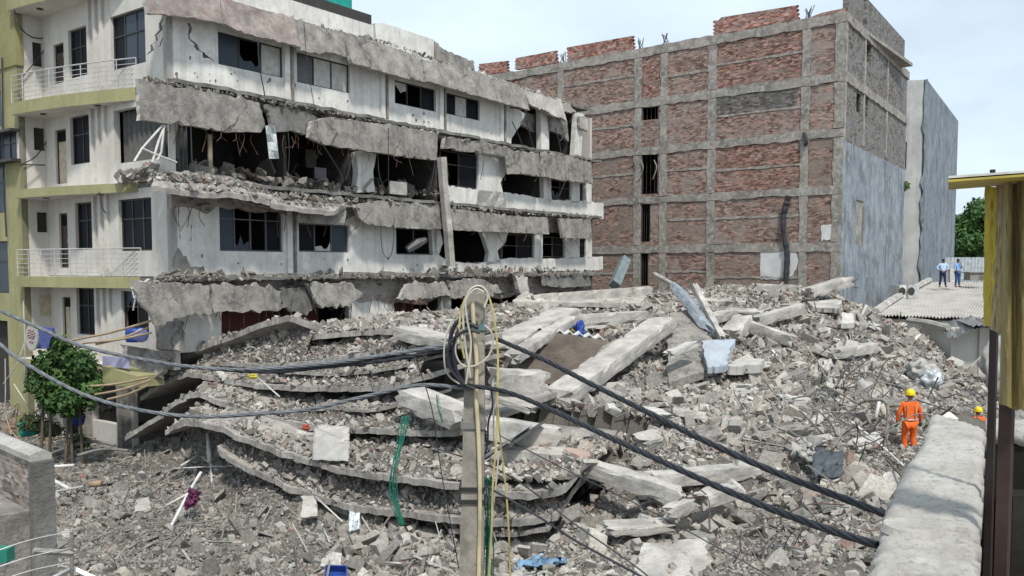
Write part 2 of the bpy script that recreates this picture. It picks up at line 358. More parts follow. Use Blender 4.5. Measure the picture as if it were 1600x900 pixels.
# storey one: what shows above the heap
for pts in ([(278, 490), (346, 486), (346, 545), (280, 552)], [(545, 462), (615, 462), (618, 520), (545, 520)], [(690, 462), (705, 462), (705, 500), (690, 505)], [(735, 460), (760, 460), (760, 500), (735, 500)]):
    mb = MB(); frag(mb, A, pts, .02, .22, .03, .4); mb.build('wall_remnant', M_white, wb)
M_redwall = plain('red_brown_partition', (.10, .035, .025), .8)
mb = MB(); mb.pbox(A, A.uz(348, 500)[0], A.uz(520, 500)[0], 3.2, zF2 - .4, -.9, -.8); mb.build('partition', M_redwall, wb)
mb = MB(); mb.pbox(A, A.uz(630, 480)[0], A.uz(660, 480)[0], 3.6, zF2 - .5, -.6, -.5); mb.build('partition', M_redwall, wb)
for r in ((360, 430, 486, 520), (622, 660, 466, 500)): window(A, A.rect(*r), wb, 3, 1, M_rust, None, off=.0)
# courses of rough masonry behind the torn ledges
M_course = brick_mat('exposed_masonry', A.d, (.17, .15, .135), (.24, .2, .175), (.1, .095, .09), .5, sc=1.2)
for zt, dz, u1, nm in ((zF2 + .08, 1.15, LEN, 'masonry_course'), (zF3, .95, LEN, 'masonry_course'), (zF4, .35, LEN, 'masonry_course')):
    mb = MB(); n = 60
    top = [(LEN * i / n, zt + random.uniform(-.07, .07)) for i in range(n + 1)]
    bot = [(LEN * i / n, zt - dz + random.uniform(-.15, .2)) for i in range(n, -1, -1)]
    mb.prism([A.pt(u, z, .06) for u, z in top + bot], -A.n * .24); mb.build(nm, M_course, wb)

# torn concrete ledges (the hanging fascia plates)
def fascia(pts, mat, off=.75, th=.16, top_off=None, jag=.07):
    uz = jag_poly([A.uz(x, y, off) for x, y in pts], .3, jag); mb = MB()
    zs = [z for _, z in uz]; z0, z1 = min(zs), max(zs)
    to = off if top_off is None else top_off
    P = [A.pt(u, z, off + (to - off) * (z - z0) / (z1 - z0 + 1e-6) + .03 * noise.noise(Vector((u * 1.3, z * 1.3, 0)))) for u, z in uz]
    mb.prism(P, -A.n * th, 0, 1); return mb.build('ledge_plate', [mat, M_conc_l], wb)
# roof
fascia([(228, -38), (300, -30), (352, -8), (352, 36), (326, 31), (285, 25), (232, 20), (232, 8)], M_pink, .75, .2, .35, .04)
fascia([(354, -6), (400, 8), (470, 24), (470, 72), (440, 66), (400, 57), (354, 38)], M_pink, .75, .2, .35, .04)
fascia([(471, 26), (520, 42), (546, 47), (543, 90), (530, 84), (510, 80), (500, 84), (471, 78)], M_conc, .7, .2, .3, .06)
fascia([(546, 46), (600, 62), (660, 84), (667, 128), (640, 124), (600, 112), (552, 98)], M_conc, .75, .2, .3, .04)
fascia([(652, 88), (720, 100), (790, 122), (830, 138), (828, 172), (797, 164), (735, 146), (668, 126)], M_conc, .75, .2, .3, .04)
fascia([(826, 140), (862, 150), (884, 158), (886, 188), (864, 178), (830, 162)], M_conc_l, .6, .2, .3, .08)
# fourth floor
fascia([(219, 124), (275, 135), (340, 145), (408, 160), (416, 196), (408, 207), (350, 206), (273, 193), (219, 187)], M_conc, .8, .18, .7, .045)
fascia([(418, 162), (470, 172), (500, 185), (486, 200), (492, 214), (460, 206), (425, 206)], M_conc_d, .5, .18)
fascia([(488, 190), (520, 182), (560, 188), (620, 196), (686, 208), (684, 250), (640, 246), (570, 236), (510, 226), (484, 214)], M_conc, .8, .18, .7, .04)
fascia([(696, 214), (760, 222), (797, 232), (797, 244), (720, 236), (692, 230)], M_conc, .5, .2)
fascia([(795, 234), (845, 240), (848, 276), (820, 272), (797, 272)], M_conc, .7, .18, .6, .04)
fascia([(851, 238), (900, 246), (926, 254), (927, 287), (880, 282), (850, 276)], M_conc, .7, .18, .6, .04)
# third floor
fascia([(366, 300), (420, 305), (440, 318), (438, 330), (410, 322), (372, 316)], M_conc_d, .6, .16)
fascia([(474, 316), (500, 306), (538, 312), (545, 330), (540, 350), (500, 349), (470, 346)], M_conc, .8, .16, .6)
fascia([(556, 320), (600, 313), (690, 322), (690, 358), (640, 357), (575, 351), (562, 340)], M_conc, .8, .16, .7, .04)
fascia([(692, 323), (760, 332), (800, 337), (858, 340), (858, 366), (800, 363), (735, 361), (692, 358)], M_conc, .8, .16, .7, .03)
fascia([(876, 341), (925, 343), (926, 373), (880, 372), (878, 356)], M_conc, .8, .16, .7, .03)
# second floor
fascia([(212, 440), (300, 444), (330, 448), (333, 490), (300, 493), (243, 508), (232, 485), (215, 455)], M_conc, .9, .16, .7, .07)
fascia([(332, 446), (402, 446), (440, 452), (438, 486), (400, 487), (336, 490)], M_conc, .8, .16, .7, .07)
fascia([(486, 444), (553, 442), (572, 460), (545, 478), (503, 482), (492, 462)], M_conc, .9, .16, .7, .09)
fascia([(440, 452), (484, 450), (496, 476), (480, 492), (455, 487), (442, 482)], M_conc_d, .5, .16)
fascia([(624, 468), (640, 444), (700, 440), (706, 462), (650, 469)], M_conc, .9, .16, .7, .09)
fascia([(706, 438), (758, 436), (786, 455), (770, 464), (708, 464)], M_conc, .9, .16, .7, .09)
fascia([(808, 432), (826, 434), (828, 458), (812, 456)], M_conc_l, .9, .2, .8, .09)
fascia([(850, 428), (922, 428), (924, 446), (880, 450), (852, 446)], M_conc_d, .7, .18, .6, .05)
# ledge slabs that carry them
for z, zt, o in ((zF4, .12, .5), (zF3, .12, .7), (zF2, .12, .7)):
    mb = MB(); n = 70; G = [[A.pt(LEN * j / n, z + random.uniform(-.03, .03), .02 if i == 0 else o + random.uniform(-.22, .12)) for j in range(n + 1)] for i in range(2)]
    mb.sheet(G, zt); mb.build('ledge', M_conc_d, wb)
# long broken lip of the third floor slab, towards the camera
mb = MB()
G = [[A.P(x, y, o) for x, y in row] for o, row in ((.05, [(236, 268), (300, 268), (360, 276), (420, 292), (470, 304), (560, 308)]), (1.25, [(240, 290), (300, 300), (360, 302), (400, 308), (440, 322), (520, 330)]))]
def resample(rows, n, m, jz=.0, jr=0.0):
    R = []
    for i in range(n):
        t = i / (n - 1) * (len(rows) - 1); a = min(int(t), len(rows) - 2); f = t - a; row = []
        for j in range(m):
            s = j / (m - 1) * (len(rows[0]) - 1); b = min(int(s), len(rows[0]) - 2); g = s - b
            p = (rows[a][b] * (1 - g) + rows[a][b + 1] * g) * (1 - f) + (rows[a + 1][b] * (1 - g) + rows[a + 1][b + 1] * g) * f
            if jz or jr: p = p + Vector((random.uniform(-jr, jr), random.uniform(-jr, jr), random.uniform(-jz, jz)))
            row.append(p)
        R.append(row)
    return R
mb.sheet(resample(G, 4, 40, .03, .07), .16); mb.build('ledge', M_slab, wb)
# floors, roof, back and party walls
for z in (zF1, zF2, zF3, zF4, zR + .62):
    mb = MB(); mb.obox(A.pt(LEN / 2, z - .1, -WIN / 2), A.d * (LEN / 2 - .02), A.n * (WIN / 2 - .24), Vector((0, 0, .09))); mb.build('floor_slab', M_conc_d, wb)
mb = MB(); mb.pbox(A, 0, LEN, 0, zR + .6, -WIN - .2, -WIN); mb.build('back_wall', M_cream, wb)
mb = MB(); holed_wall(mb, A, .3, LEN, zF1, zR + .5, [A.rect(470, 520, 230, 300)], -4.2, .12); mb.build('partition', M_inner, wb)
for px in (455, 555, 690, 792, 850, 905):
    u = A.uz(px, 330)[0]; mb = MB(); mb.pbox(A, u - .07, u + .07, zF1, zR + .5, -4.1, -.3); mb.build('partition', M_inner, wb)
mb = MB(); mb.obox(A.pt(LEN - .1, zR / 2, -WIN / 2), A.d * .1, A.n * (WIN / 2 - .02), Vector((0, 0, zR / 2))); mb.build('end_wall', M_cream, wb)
# pilasters and drain pipes on the long facade
for px, z0, z1 in ((450, zF2 + .1, zF3 - .2), (450, zF4 + .1, zR), (598, zF4 + .1, zR), (689, zF4 + .1, zR), (783, zF4 + .1, zR)):
    u = A.uz(px, 300)[0]; mb = MB(); mb.pbox(A, u - .12, u + .1, z0, z1, .002, .10); mb.build('pilaster', M_white, wb)
    mb = MB(); mb.tube([A.pt(u + .22, z0, .09), A.pt(u + .22, z1, .09)], .055, 8); mb.build('drain_pipe', M_conc, wb)
# fallen plaster and long cracks
M_crack = concrete('exposed_render', (.13, .12, .11), .6, 1.4, sc=3)
def crack(pl, pts, w, mat=M_crack, parent=None, off=.004, th=.01):
    a = []; b = []
    for i, (x, y) in enumerate(pts):
        u, z = pl.uz(x, y); ww = w * random.uniform(.15, .8); a.append((u - ww / 2, z + random.uniform(-.02, .02))); b.append((u + ww / 2, z + random.uniform(-.02, .02)))
    uz = []
    for seq in (a, b[::-1]):
        for p, q in zip(seq, seq[1:]):
            for k in range(4): t = k / 4; uz.append((p[0] + (q[0] - p[0]) * t + random.uniform(-.03, .03), p[1] + (q[1] - p[1]) * t))
        uz.append(seq[-1])
    mb = MB(); mb.prism([pl.pt(u, z, off) for u, z in uz], -pl.n * th); return mb.build('crack', mat, parent or wb)
crack(A, [(294, 36), (298, 44), (295, 55), (297, 62), (305, 68), (309, 78), (318, 82), (320, 91), (328, 90), (334, 95)], .17)
crack(Wg, [(255, 28), (250, 36), (252, 46), (243, 55), (246, 63), (236, 70), (238, 78), (230, 86)], .24); crack(Wg, [(266, 30), (267, 44)], .08); crack(Wg, [(254, 58), (250, 72)], .16)
crack(A, [(275, 112), (277, 125)], .12); crack(A, [(297, 88), (298, 93)], .1); crack(A, [(299, 352), (298, 376)], .07); crack(A, [(280, 310), (279, 330), (281, 372)], .03)
for i in range(34):
    px = random.uniform(285, 780); y4 = 130 + (px - 300) * .19 - random.uniform(8, 30)
    if random.random() < .45: y4 = random.uniform(398, 424); px = random.uniform(285, 680)
    r = random.uniform(.03, .11); n = 7; r *= .6; c = A.uz(px, y4)
    if any(h[0] - .1 < c[0] < h[1] + .1 and h[2] - .1 < c[1] < h[3] + .1 for h in holes4 + holes2): continue
    pts = [(c[0] + math.cos(k / n * 6.283) * r * random.uniform(.5, 1.2), c[1] + math.sin(k / n * 6.283) * r * random.uniform(.6, 1.6)) for k in range(n)]
    mb = MB(); mb.prism([A.pt(u, z, .004) for u, z in pts], -A.n * .01); mb.build('plaster_hole', M_crack, wb)
mb = MB(); frag(mb, A, [(272, 432), (270, 405), (278, 388), (290, 402), (298, 416), (318, 418), (326, 431)], .02, .05, .05, .2); mb.build('bare_patch', M_conc, wb)
# exposed brick on the ragged corners
M_brA = brick_mat('broken_red_brick', A.d, (.23, .10, .075), (.3, .15, .11), (.3, .28, .25), .45)
for pts in ([(640, 458), (668, 466), (668, 478), (638, 474)],):
    mb = MB(); frag(mb, A, pts, .12, .1, .05, .2); mb.build('brick_patch', M_brA, wb)

# ---------------- the balcony side
def wing_storey(z0, z1, wins, parent=wb):
    holes = [Wg.rect(*w[0]) for w in wins]
    mb = MB(); holed_wall(mb, Wg, .0, WIN, z0, z1, holes); mb.build('wall', M_cream, parent)
    for w, h in zip(wins, holes):
        nm = w[4] if len(w) > 4 else 'window'
        if w[1] == 0:
            continue
        if nm == 'door':
            u0, u1, a, b = h; mb = MB()
            mb.pbox(Wg, u0, u0 + .06, a, b, -.14, -.07); mb.pbox(Wg, u1 - .06, u1, a, b, -.14, -.07); mb.pbox(Wg, u0 + .06, u1 - .06, b - .06, b, -.14, -.07)
            d = mb.build('door', M_doorD, parent); zm = a + (b - a) * .78
            mb = MB(); mb.pbox(Wg, u0 + .07, u1 - .07, a + .03, zm, -.13, -.09); lf = mb.build('door_leaf', w[3][0], d)
            mb = MB(); mb.pbox(Wg, u0 + .07, u1 - .07, zm + .03, b - .07, -.12, -.10); mb.build('pane', M_glass, d)
            mb = MB(); mb.pbox(Wg, u0 + .10, u0 + .13, a + .9, a + 1.05, -.088, -.05); mb.build('handle', M_steel, d)
        else: window(Wg, h, parent, w[1], w[2], M_frame, w[3], nm)
top = zR + .95
wing_storey(zF4, top, [((173, 227, 18, 104), 3, 2, [M_glass_b, M_glass_b, M_glass]), ((107, 137, 43, 120), 2, 2, [M_glass, M_glass], 'window'), ((84, 100, 68, 130), 1, 1, [M_doorD], 'door')])
wing_storey(zF3, zF4 - .25, [((178, 262, 165, 251), 0, 0, None), ((110, 141, 180, 256), 2, 2, [M_glass, M_glass]), ((87, 104, 202, 287), 1, 1, [M_door], 'door')])
wing_storey(zF2, zF3 - .2, [((186, 237, 310, 392), 3, 2, [M_glass, M_glass, M_glass]), ((118, 145, 316, 390), 2, 2, [M_glass, M_glass]), ((93, 106, 333, 419), 1, 1, [M_doorD], 'door')])
wing_storey(zF1, zF2 - .2, [((190, 232, 455, 520), 2, 2, [M_glass, None]), ((120, 148, 450, 523), 2, 2, [M_glass, M_glass]), ((98, 111, 464, 535), 1, 1, [M_door], 'door')])
# ground floor, dark openings between columns
mb = MB(); holed_wall(mb, Wg, 2.55, WIN, 0, zF1 - .15, [(.6, 2.6, .2, 2.5), (3.0, 5.2, .9, 2.5), (5.6, 7.4, .1, 2.4)]); mb.build('wall', M_cream, wb)
for u in (2.8, 5.4): mb = MB(); mb.pbox(Wg, u - .15, u + .15, 0, zF1 - .15, .003, .35); mb.build('column', M_conc, wb)
# open corner room of storey three: curtain and end of the open wall
cu0, cu1, cz0, cz1 = Wg.rect(178, 262, 165, 251)
mb = MB(); G = [[Wg.pt(cu0 + (cu1 - cu0) * j / 60, z, -.35 + .05 * math.sin(j * 1.1)) for j in range(61)] for z in (cz1, cz0)]; mb.sheet(G, .015, down=Wg.n * -1); mb.build('curtain', M_curtain, wb)
mb = MB(); uC = A.uz(300, 230)[0]; G = [[A.pt(uC * j / 30, z, -.3 + .05 * math.sin(j * 1.1)) for j in range(31)] for z in (zF4 - .3, zF3 + .1)]; mb.sheet(G, .015, down=A.n * -1); mb.build('curtain', M_curtain, wb)
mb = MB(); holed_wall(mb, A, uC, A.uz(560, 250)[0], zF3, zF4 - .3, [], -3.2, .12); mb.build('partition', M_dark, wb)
# ribbed pilasters between the doors and the big windows
for k, (zz0, zz1) in enumerate(((zF1, zF2 - .2), (zF2, zF3 - .2), (zF3, zF4 - .25), (zF4, top))):
    for px in (148, 158, 168):
        u = Wg.uz(px, 300)[0]; mb = MB(); mb.pbox(Wg, u - .07, u + .07, zz0, zz1, .003, .10); mb.build('pilaster', M_cream, wb)
# return wall with the small windows
rets = [R_.rect(51, 70, 67, 104), R_.rect(53, 72, 200, 235), R_.rect(58, 77, 332, 363)]
rp = R_.rect(62, 82, 463, 493)
ru = R_.uz(33, 300)[0]
mb = MB(); holed_wall(mb, R_, ru - .0, 0, 0, top, rets); mb.build('wall', M_cream, wb)
for h in rets: window(R_, h, wb, 1, 1, M_frame, [M_glass])
mb = MB(); mb.pbox(R_, rp[0], rp[1], rp[2], rp[3], .003, .05); mb.build('wall_board', M_door, wb)
# balconies: slab with fascia, railing, ceiling light
u_r = Wg.uz(216, 300)[0]; u_l = WIN
def boff(s, zlev): return 1.16 * (1 - (1 - s) ** 1.7) + .02
def balcony(z, rail, h=.42, su=u_r, ext=True):
    n = 24; outer = [(su + (u_l - su) * i / n, boff(i / n, z)) for i in range(n + 1)]
    mb = MB(); P = [Wg.pt(u, z - h, o) for u, o in outer] + [Wg.pt(u_l, z - h, .0), Wg.pt(su, z - h, .0)]
    mb.prism(P, Vector((0, 0, h)), 1, 0); b = mb.build('balcony', [M_green, M_cream], wb)
    if rail:
        mb = MB(); oo = [Wg.pt(u, z + .0, o - .06) for u, o in outer]
        for hh, r in ((.95, .022), (.78, .011), (.62, .011), (.46, .011), (.30, .011), (.14, .011)): mb.tube([p + Vector((0, 0, hh)) for p in oo], r, 6)
        for i in range(0, n + 1, 3): mb.tube([oo[i], oo[i] + Vector((0, 0, .95))], .016, 6)
        mb.build('railing', M_steel, b)
    for s in (.3, .8):
        mb = MB(); c = Wg.pt(su + (u_l - su) * s, z - h - .03, .65 * s + .1); mb.tube([c, c + Vector((0, 0, .029))], .11, 12); mb.build('ceiling_light', M_frame, b)
balcony(zF4 + .0, True); balcony(zF3 - .02, False, .3); balcony(zF2 - .02, True, .38); balcony(zR + 1.38, False, .46)
balcony(zF1, False, .2)
# roof parapet and roof things
mb = MB(); u0, u1 = 0, A.uz(585, 60)[0]; mb.pbox(A, u0, u1, zR + .72, zR + 1.35, -.25, -.05); mb.build('parapet', M_white, wb)
mb = MB(); mb.pbox(A, u0, u1 - .05, zR + 1.352, zR + 1.75, -.22, -.1); mb.build('parapet_rail', M_frame, wb)
mb = MB(); frag(mb, A, [(586, 36), (600, 36), (678, 62), (678, 92), (640, 84), (588, 66)], -.1, .15, .01, .8); mb.build('parapet', M_white, wb)
mb = MB(); frag(mb, A, [(679, 64), (690, 74), (700, 80), (741, 96), (742, 110), (700, 100), (679, 92)], -.1, .3, .06, .25); mb.build('parapet', M_conc, wb)
mb = MB(); frag(mb, A, [(588, 66), (640, 84), (700, 100), (760, 116), (830, 140), (886, 160), (900, 176), (860, 172), (780, 142), (700, 122), (588, 88)], -.04, .8, .08, .3); mb.build('parapet', M_conc_l, wb)
# collapsed roof end: hanging plates over the ruined bay
for pts, o, m in (([(800, 168), (846, 182), (843, 212), (822, 200), (800, 190)], -.5, M_conc), ([(860, 178), (886, 188), (889, 222), (874, 208), (862, 204)], .2, M_conc), ([(905, 180), (918, 184), (920, 206), (906, 200)], .3, M_conc_l)):
    mb = MB(); frag(mb, A, pts, o, .15, .05, .25); mb.build('broken_plate', m, wb)
# the column that broke loose and leans on the facade
mb = MB(); mb.tube([A.P(690, 246, 1.0), A.P(694, 300, 1.05), A.P(700, 360, 1.1), A.P(704, 415, 1.0)], [.2, .19, .2, .2], 4); mb.build('broken_column', M_conc_l, wb)
mb = MB(); a_, b_ = A.P(700, 390, .6), A.P(664, 378, .4)
mb.tube([A.P(636, 390, .3), A.P(652, 380, .5), A.P(664, 375, .5)], [.16, .22, .14], 7); mb.build('hanging_duct', M_frame_l, wb)
# hanging wires and bars
def wire_on(pl, pts, off, r=.012, name='hanging_wire', mat=M_wire, parent=wb):
    mb = MB(); mb.tube(catmull([pl.P(x, y, off) for x, y in pts], 5), r, 4); return mb.build(name, mat, parent)
for pts, o, r in (([(475, 35), (478, 80), (483, 120), (490, 160), (497, 200)], .95, .012), ([(500, 220), (520, 250), (532, 270), (536, 285)], .9, .025), ([(595, 350), (596, 380), (600, 398), (608, 403), (614, 385), (616, 340)], .95, .014),
                  ([(607, 200), (607, 300)], .9, .012), ([(298, 195), (299, 225), (300, 255)], .85, .02), ([(403, 62), (405, 100), (414, 150)], .9, .02), ([(480, 430), (486, 460), (494, 490)], .95, .02), ([(680, 250), (676, 275), (671, 298)], .8, .02),
                  ([(552, 240), (546, 262), (540, 282)], .8, .02), ([(450, 206), (452, 240), (450, 268)], .6, .016), ([(590, 240), (592, 270), (598, 290)], .6, .02), ([(800, 190), (812, 215), (818, 232)], .3, .03), ([(822, 188), (828, 210), (834, 232)], .2, .03), ([(872, 214), (876, 238), (874, 250)], .3, .03), ([(886, 200), (875, 220), (868, 200)], .3, .03),
                  ([(155, 300), (160, 325), (166, 333)], 1.6, .02)):
    wire_on(A if pts[0][0] > 170 else A, pts, o, r)
for i in range(14):
    x = 455 + random.uniform(0, 40); wire_on(A, [(x, 190 + random.uniform(-6, 6)), (x + random.uniform(-4, 4), 208), (x + random.uniform(-6, 6), 222 + random.uniform(-8, 10))], .3, .012, 'bent_bar', M_rust)
for i in range(80):
    x = random.uniform(240, 910); lev = random.choice((0, 0, 1, 2)); yb = [200 + (x - 285) * .125, 330 + (x - 285) * .06, 480 - (x - 285) * .02][lev]
    wire_on(A, [(x, yb - 8), (x + random.uniform(-5, 5), yb + 6), (x + random.uniform(-12, 12), yb + random.uniform(8, 34))], random.uniform(.4, .85), .013, 'bent_bar', M_rust)
for pts in ([(210, 252), (222, 232), (254, 196)], [(238, 254), (248, 220), (258, 196)], [(222, 232), (240, 240), (276, 254)], [(246, 250), (252, 238), (256, 200)]):
    mb = MB(); mb.tube([A.P(x, y, .7) for x, y in pts], .035, 6); mb.build('bent_rail', M_whitepipe, wb)
for i in range(9):
    x, y = 208 + random.uniform(-6, 14), 442 + random.uniform(-4, 10)
    mb = MB(); mb.tube([Wg.P(x, y, 1.0), Wg.P(x + random.uniform(-8, 22), y + random.uniform(8, 42), 1.1)], .025, 5); mb.build('bent_rail', M_steel, wb)
# cloth and panel remains in the open storey
M_cloth = plain('torn_cloth', (.42, .46, .45), .9)
mb = MB(); G = [[A.P(415 + j * 5 + i * 1.5, 196 + i * 13, .85 + .08 * math.sin(i * 2 + j)) for j in range(4)] for i in range(5)]; mb.sheet(G, .02, down=A.n * -1); mb.build('torn_curtain', M_cloth, wb)
for (x0, x1, y0, y1, o, m) in ((478, 494, 234, 262, -.8, M_inner), (492, 510, 262, 280, -.3, M_frame_l), (610, 636, 284, 304, .3, M_conc_l), (326, 332, 210, 262, -.5, M_door), (520, 556, 240, 298, -1.6, M_redwall)):
    h = A.rect(x0, x1, y0, y1, o); mb = MB(); mb.pbox(A, h[0], h[1], h[2], h[3], o - .06, o); mb.build('loose_board', m, wb)

# ================================================================== green neighbour at far left
gP = Plane((R_.pt(ru, 0).x, R_.pt(ru, 0).y), (Wg.d.x, Wg.d.y), (Wg.n.x, Wg.n.y))
gb = empty('green_building', gP.pt(6, 0, -4), 'olive green plastered building at the left edge with blue glazed windows', 'building')
gw = [((-8, 30, 206, 254), 2), ((-14, 9, 256, 333), 1), ((-14, 13, 377, 458), 1), ((-20, 2, 110, 200), 1), ((-30, 14, 500, 640), 0)]
holes = [gP.rect(*w[0]) for w in gw]
mb = MB(); holed_wall(mb, gP, .0, 11, 0, 13.6, holes); mb.build('wall', M_green, gb)
mb = MB(); mb.pbox(gP, -.05, 11, 13.6, 17, -.22, .05); mb.build('upper_wall', M_greenD, gb)
for w, h in zip(gw, holes):
    if w[1]: window(gP, h, gb, w[1], 2, M_frame, [M_glass_b] * w[1])
mb = MB(); mb.obox(gP.pt(5.5, 8, -4.2), gP.d * 5.4, gP.n * 3.9, Vector((0, 0, 8))); mb.build('inner_mass', M_dark, gb)
mb = MB(); u, z = gP.uz(30, 212); mb.pbox(gP, u - .1, u + 3, gP.uz(10, 256)[1], gP.uz(10, 252)[1], .01, .35); mb.pbox(gP, u - .1, u + 3, gP.uz(10, 210)[1], gP.uz(10, 206)[1], .01, .35); mb.build('window_hood', M_frame, gb)
mb = MB(); mb.tube(catmull([gP.P(3, 90, .1), gP.P(4, 140, .12), gP.P(6, 300, .12), gP.P(8, 330, .1), gP.P(10, 370, .12)], 5), .03, 5); mb.build('wall_cable', M_wire, gb)
for pts in ([(22, 15), (30, 40), (50, 58), (80, 60)], [(80, 25), (85, 55), (110, 62)], [(35, 120), (60, 90), (80, 62)], [(35, 256), (55, 245), (72, 222), (80, 200), (84, 178)], [(35, 172), (60, 176), (84, 178)], [(33, 257), (70, 258)]):
    mb = MB(); mb.tube(catmull([R_.P(x, y, .1) if x > 33 else gP.P(x, y, .15) for x, y in pts], 5), .022, 5); mb.build('wall_cable', M_wire, gb)

# ================================================================== teal sheeted tank on the roof
mb = MB(); M_teal = plain('teal_sheet', (.012, .28, .235), .5)
c = A.pt(A.uz(505, 30)[0] + 1.2, 0, -3.6); tz = zR + .74
n = 36
ut = A.uz(460, 10)[0]
for (a, b, m_) in ((0, 1, 0),):
    P = [A.pt(ut, tz, -1.2), A.pt(ut + 3.9, tz, -1.2), A.pt(ut + 3.9, tz, -4.2), A.pt(ut, tz, -4.2)]
    pp = []
    for p, q in zip(P, P[1:] + P[:1]):
        for k in range(14): pp.append(p.lerp(q, k / 14) + A.n * (.03 if k % 2 else 0))
    mb.prism(pp, Vector((0, 0, 3.6)))
tk = mb.build('rooftop_cabin', M_teal); tag(tk, 'teal corrugated sheet cabin standing on the roof of the damaged block', 'rooftop cabin')

# ================================================================== unfinished brick building
K = Plane((17.07, 45), (-12, 9.5)); S = Plane((17.07, 45), (.689, 1.0))
bb = empty('brick_building', K.pt(10, 0, -6), 'tall unfinished red brick block in a grey concrete frame with blank side walls', 'building')
zk = lambda y: K.uz(1311, y)[1]
beams = [(20, 36), (113, 128), (200, 214), (290, 302), (378, 392), (468, 480)]
bz = [(zk(b), zk(a)) for a, b in beams]
colx = [(760, 10), (876, 10), (996, 11), (1036, 11), (1111, 13), (1256, 13)]
cu = [(K.uz(x + w / 2, 300)[0], K.uz(x - w / 2, 300)[0]) for x, w in colx]; cu = sorted(cu) ; cu = [(-.0, .5)] + cu
KL = K.uz(700, 200)[0]; topz = bz[0][1]
bm_red = brick_mat('red_brick', K.d, (.18, .062, .042), (.245, .108, .075), (.24, .20, .17), .12, (.28, .24, .21))
bm_mid = brick_mat('dusty_red_brick', K.d, (.175, .078, .054), (.235, .128, .092), (.27, .235, .205), .36, (.28, .24, .215))
bm_dust = brick_mat('grey_smeared_brick', K.d, (.22, .105, .075), (.28, .17, .13), (.27, .24, .21), .6, (.21, .18, .155))
bm_dark = brick_mat('dark_block_panel', K.d, (.12, .105, .095), (.15, .13, .115), (.17, .16, .15), .2, (.11, .105, .1))
M_kc = concrete('frame_concrete', (.25, .228, .20), .6, 1.4, tint=(.42, .41, .39), sc=1.6, bstr=.8, bdist=.04)
kwins = [K.rect(1003, 1029, 163, 187), K.rect(1002, 1028, 238, 303), K.rect(999, 1016, 319, 378), K.rect(998, 1013, 396, 446)]
bays = []
for a, b in zip(cu, cu[1:]): bays.append((a[1], b[0]))
bays.append((cu[-1][1], KL))
styles = {0: 'mmdddd', 1: 'rmrmdd', 2: 'mmmdmd', 3: 'rmmmdd', 4: 'mmdddd', 5: 'mmmmmm', 6: 'mmmmmm'}
mats = {'r': bm_red, 'm': bm_mid, 'd': bm_dust, 'k': bm_dark}
levels = [(bz[i + 1][1], bz[i][0]) for i in range(5)] + [(0, bz[5][0])]
for bi, (u0, u1) in enumerate(bays):
    for li, (z0, z1) in enumerate(levels):
        hs = [h for h in kwins if u0 - .3 < (h[0] + h[1]) / 2 < u1 + .3 and z0 < (h[2] + h[3]) / 2 < z1]
        hs = [(max(h[0], u0 + .02), min(h[1], u1 - .02), max(h[2], z0 + .02), h[3]) for h in hs]
        mt = mats[styles.get(bi, 'mmmmmm')[li]]
        mb = MB(); holed_wall(mb, K, u0, u1, z0, z1, hs, 0, .2); mb.build('brick_panel', mt, bb)
        for h in hs:
            mb = MB(); hh = h
            for k in range(1, 4): uu = hh[0] + (hh[1] - hh[0]) * k / 4; mb.pbox(K, uu - .012, uu + .012, hh[2], hh[3], -.15, -.12)
            mb.pbox(K, hh[0], hh[0] + .07, hh[2], hh[3], -.1, -.03); mb.pbox(K, hh[1] - .07, hh[1], hh[2], hh[3], -.1, -.03); mb.build('window', M_frame, bb)
def rough_bar(pl, u0, u1, z0, z1, off, th, seg=.35, j=.03, horiz=True):
    """beam or column with uneven arrises"""
    if horiz:
        n = max(2, int((u1 - u0) / seg)); top = [(u0 + (u1 - u0) * i / n, z1 + random.uniform(-j, j)) for i in range(n + 1)]; bot = [(u0 + (u1 - u0) * i / n, z0 + random.uniform(-j, j)) for i in range(n, -1, -1)]
    else:
        n = max(2, int((z1 - z0) / seg)); top = [(u1 + random.uniform(-j, j), z0 + (z1 - z0) * i / n) for i in range(n + 1)]; bot = [(u0 + random.uniform(-j, j), z0 + (z1 - z0) * i / n) for i in range(n, -1, -1)]
    mb = MB(); mb.prism([pl.pt(u, z, off) for u, z in top + bot], -pl.n * th); return mb
for z0, z1 in bz: rough_bar(K, -.0, KL, z0, z1, .06, .3, .4, .045).build('concrete_beam', M_kc, bb)
for a, b in cu:
    for z0, z1 in levels: rough_bar(K, a, b, z0 + .01, z1 - .01, .045, .26, .3, .04, False).build('concrete_column', M_kc, bb)
for bi, (u0, u1) in enumerate(bays[:5]):
    for li, (z0, z1) in enumerate(levels[:5]):
        if random.random() < .75 and u1 - u0 > 1.5: zz = z0 + (z1 - z0) * random.uniform(.42, .62); rough_bar(K, u0, u1, zz - .05, zz + .07, .03, .12, .3, .035).build('lintel_band', M_kc, bb)
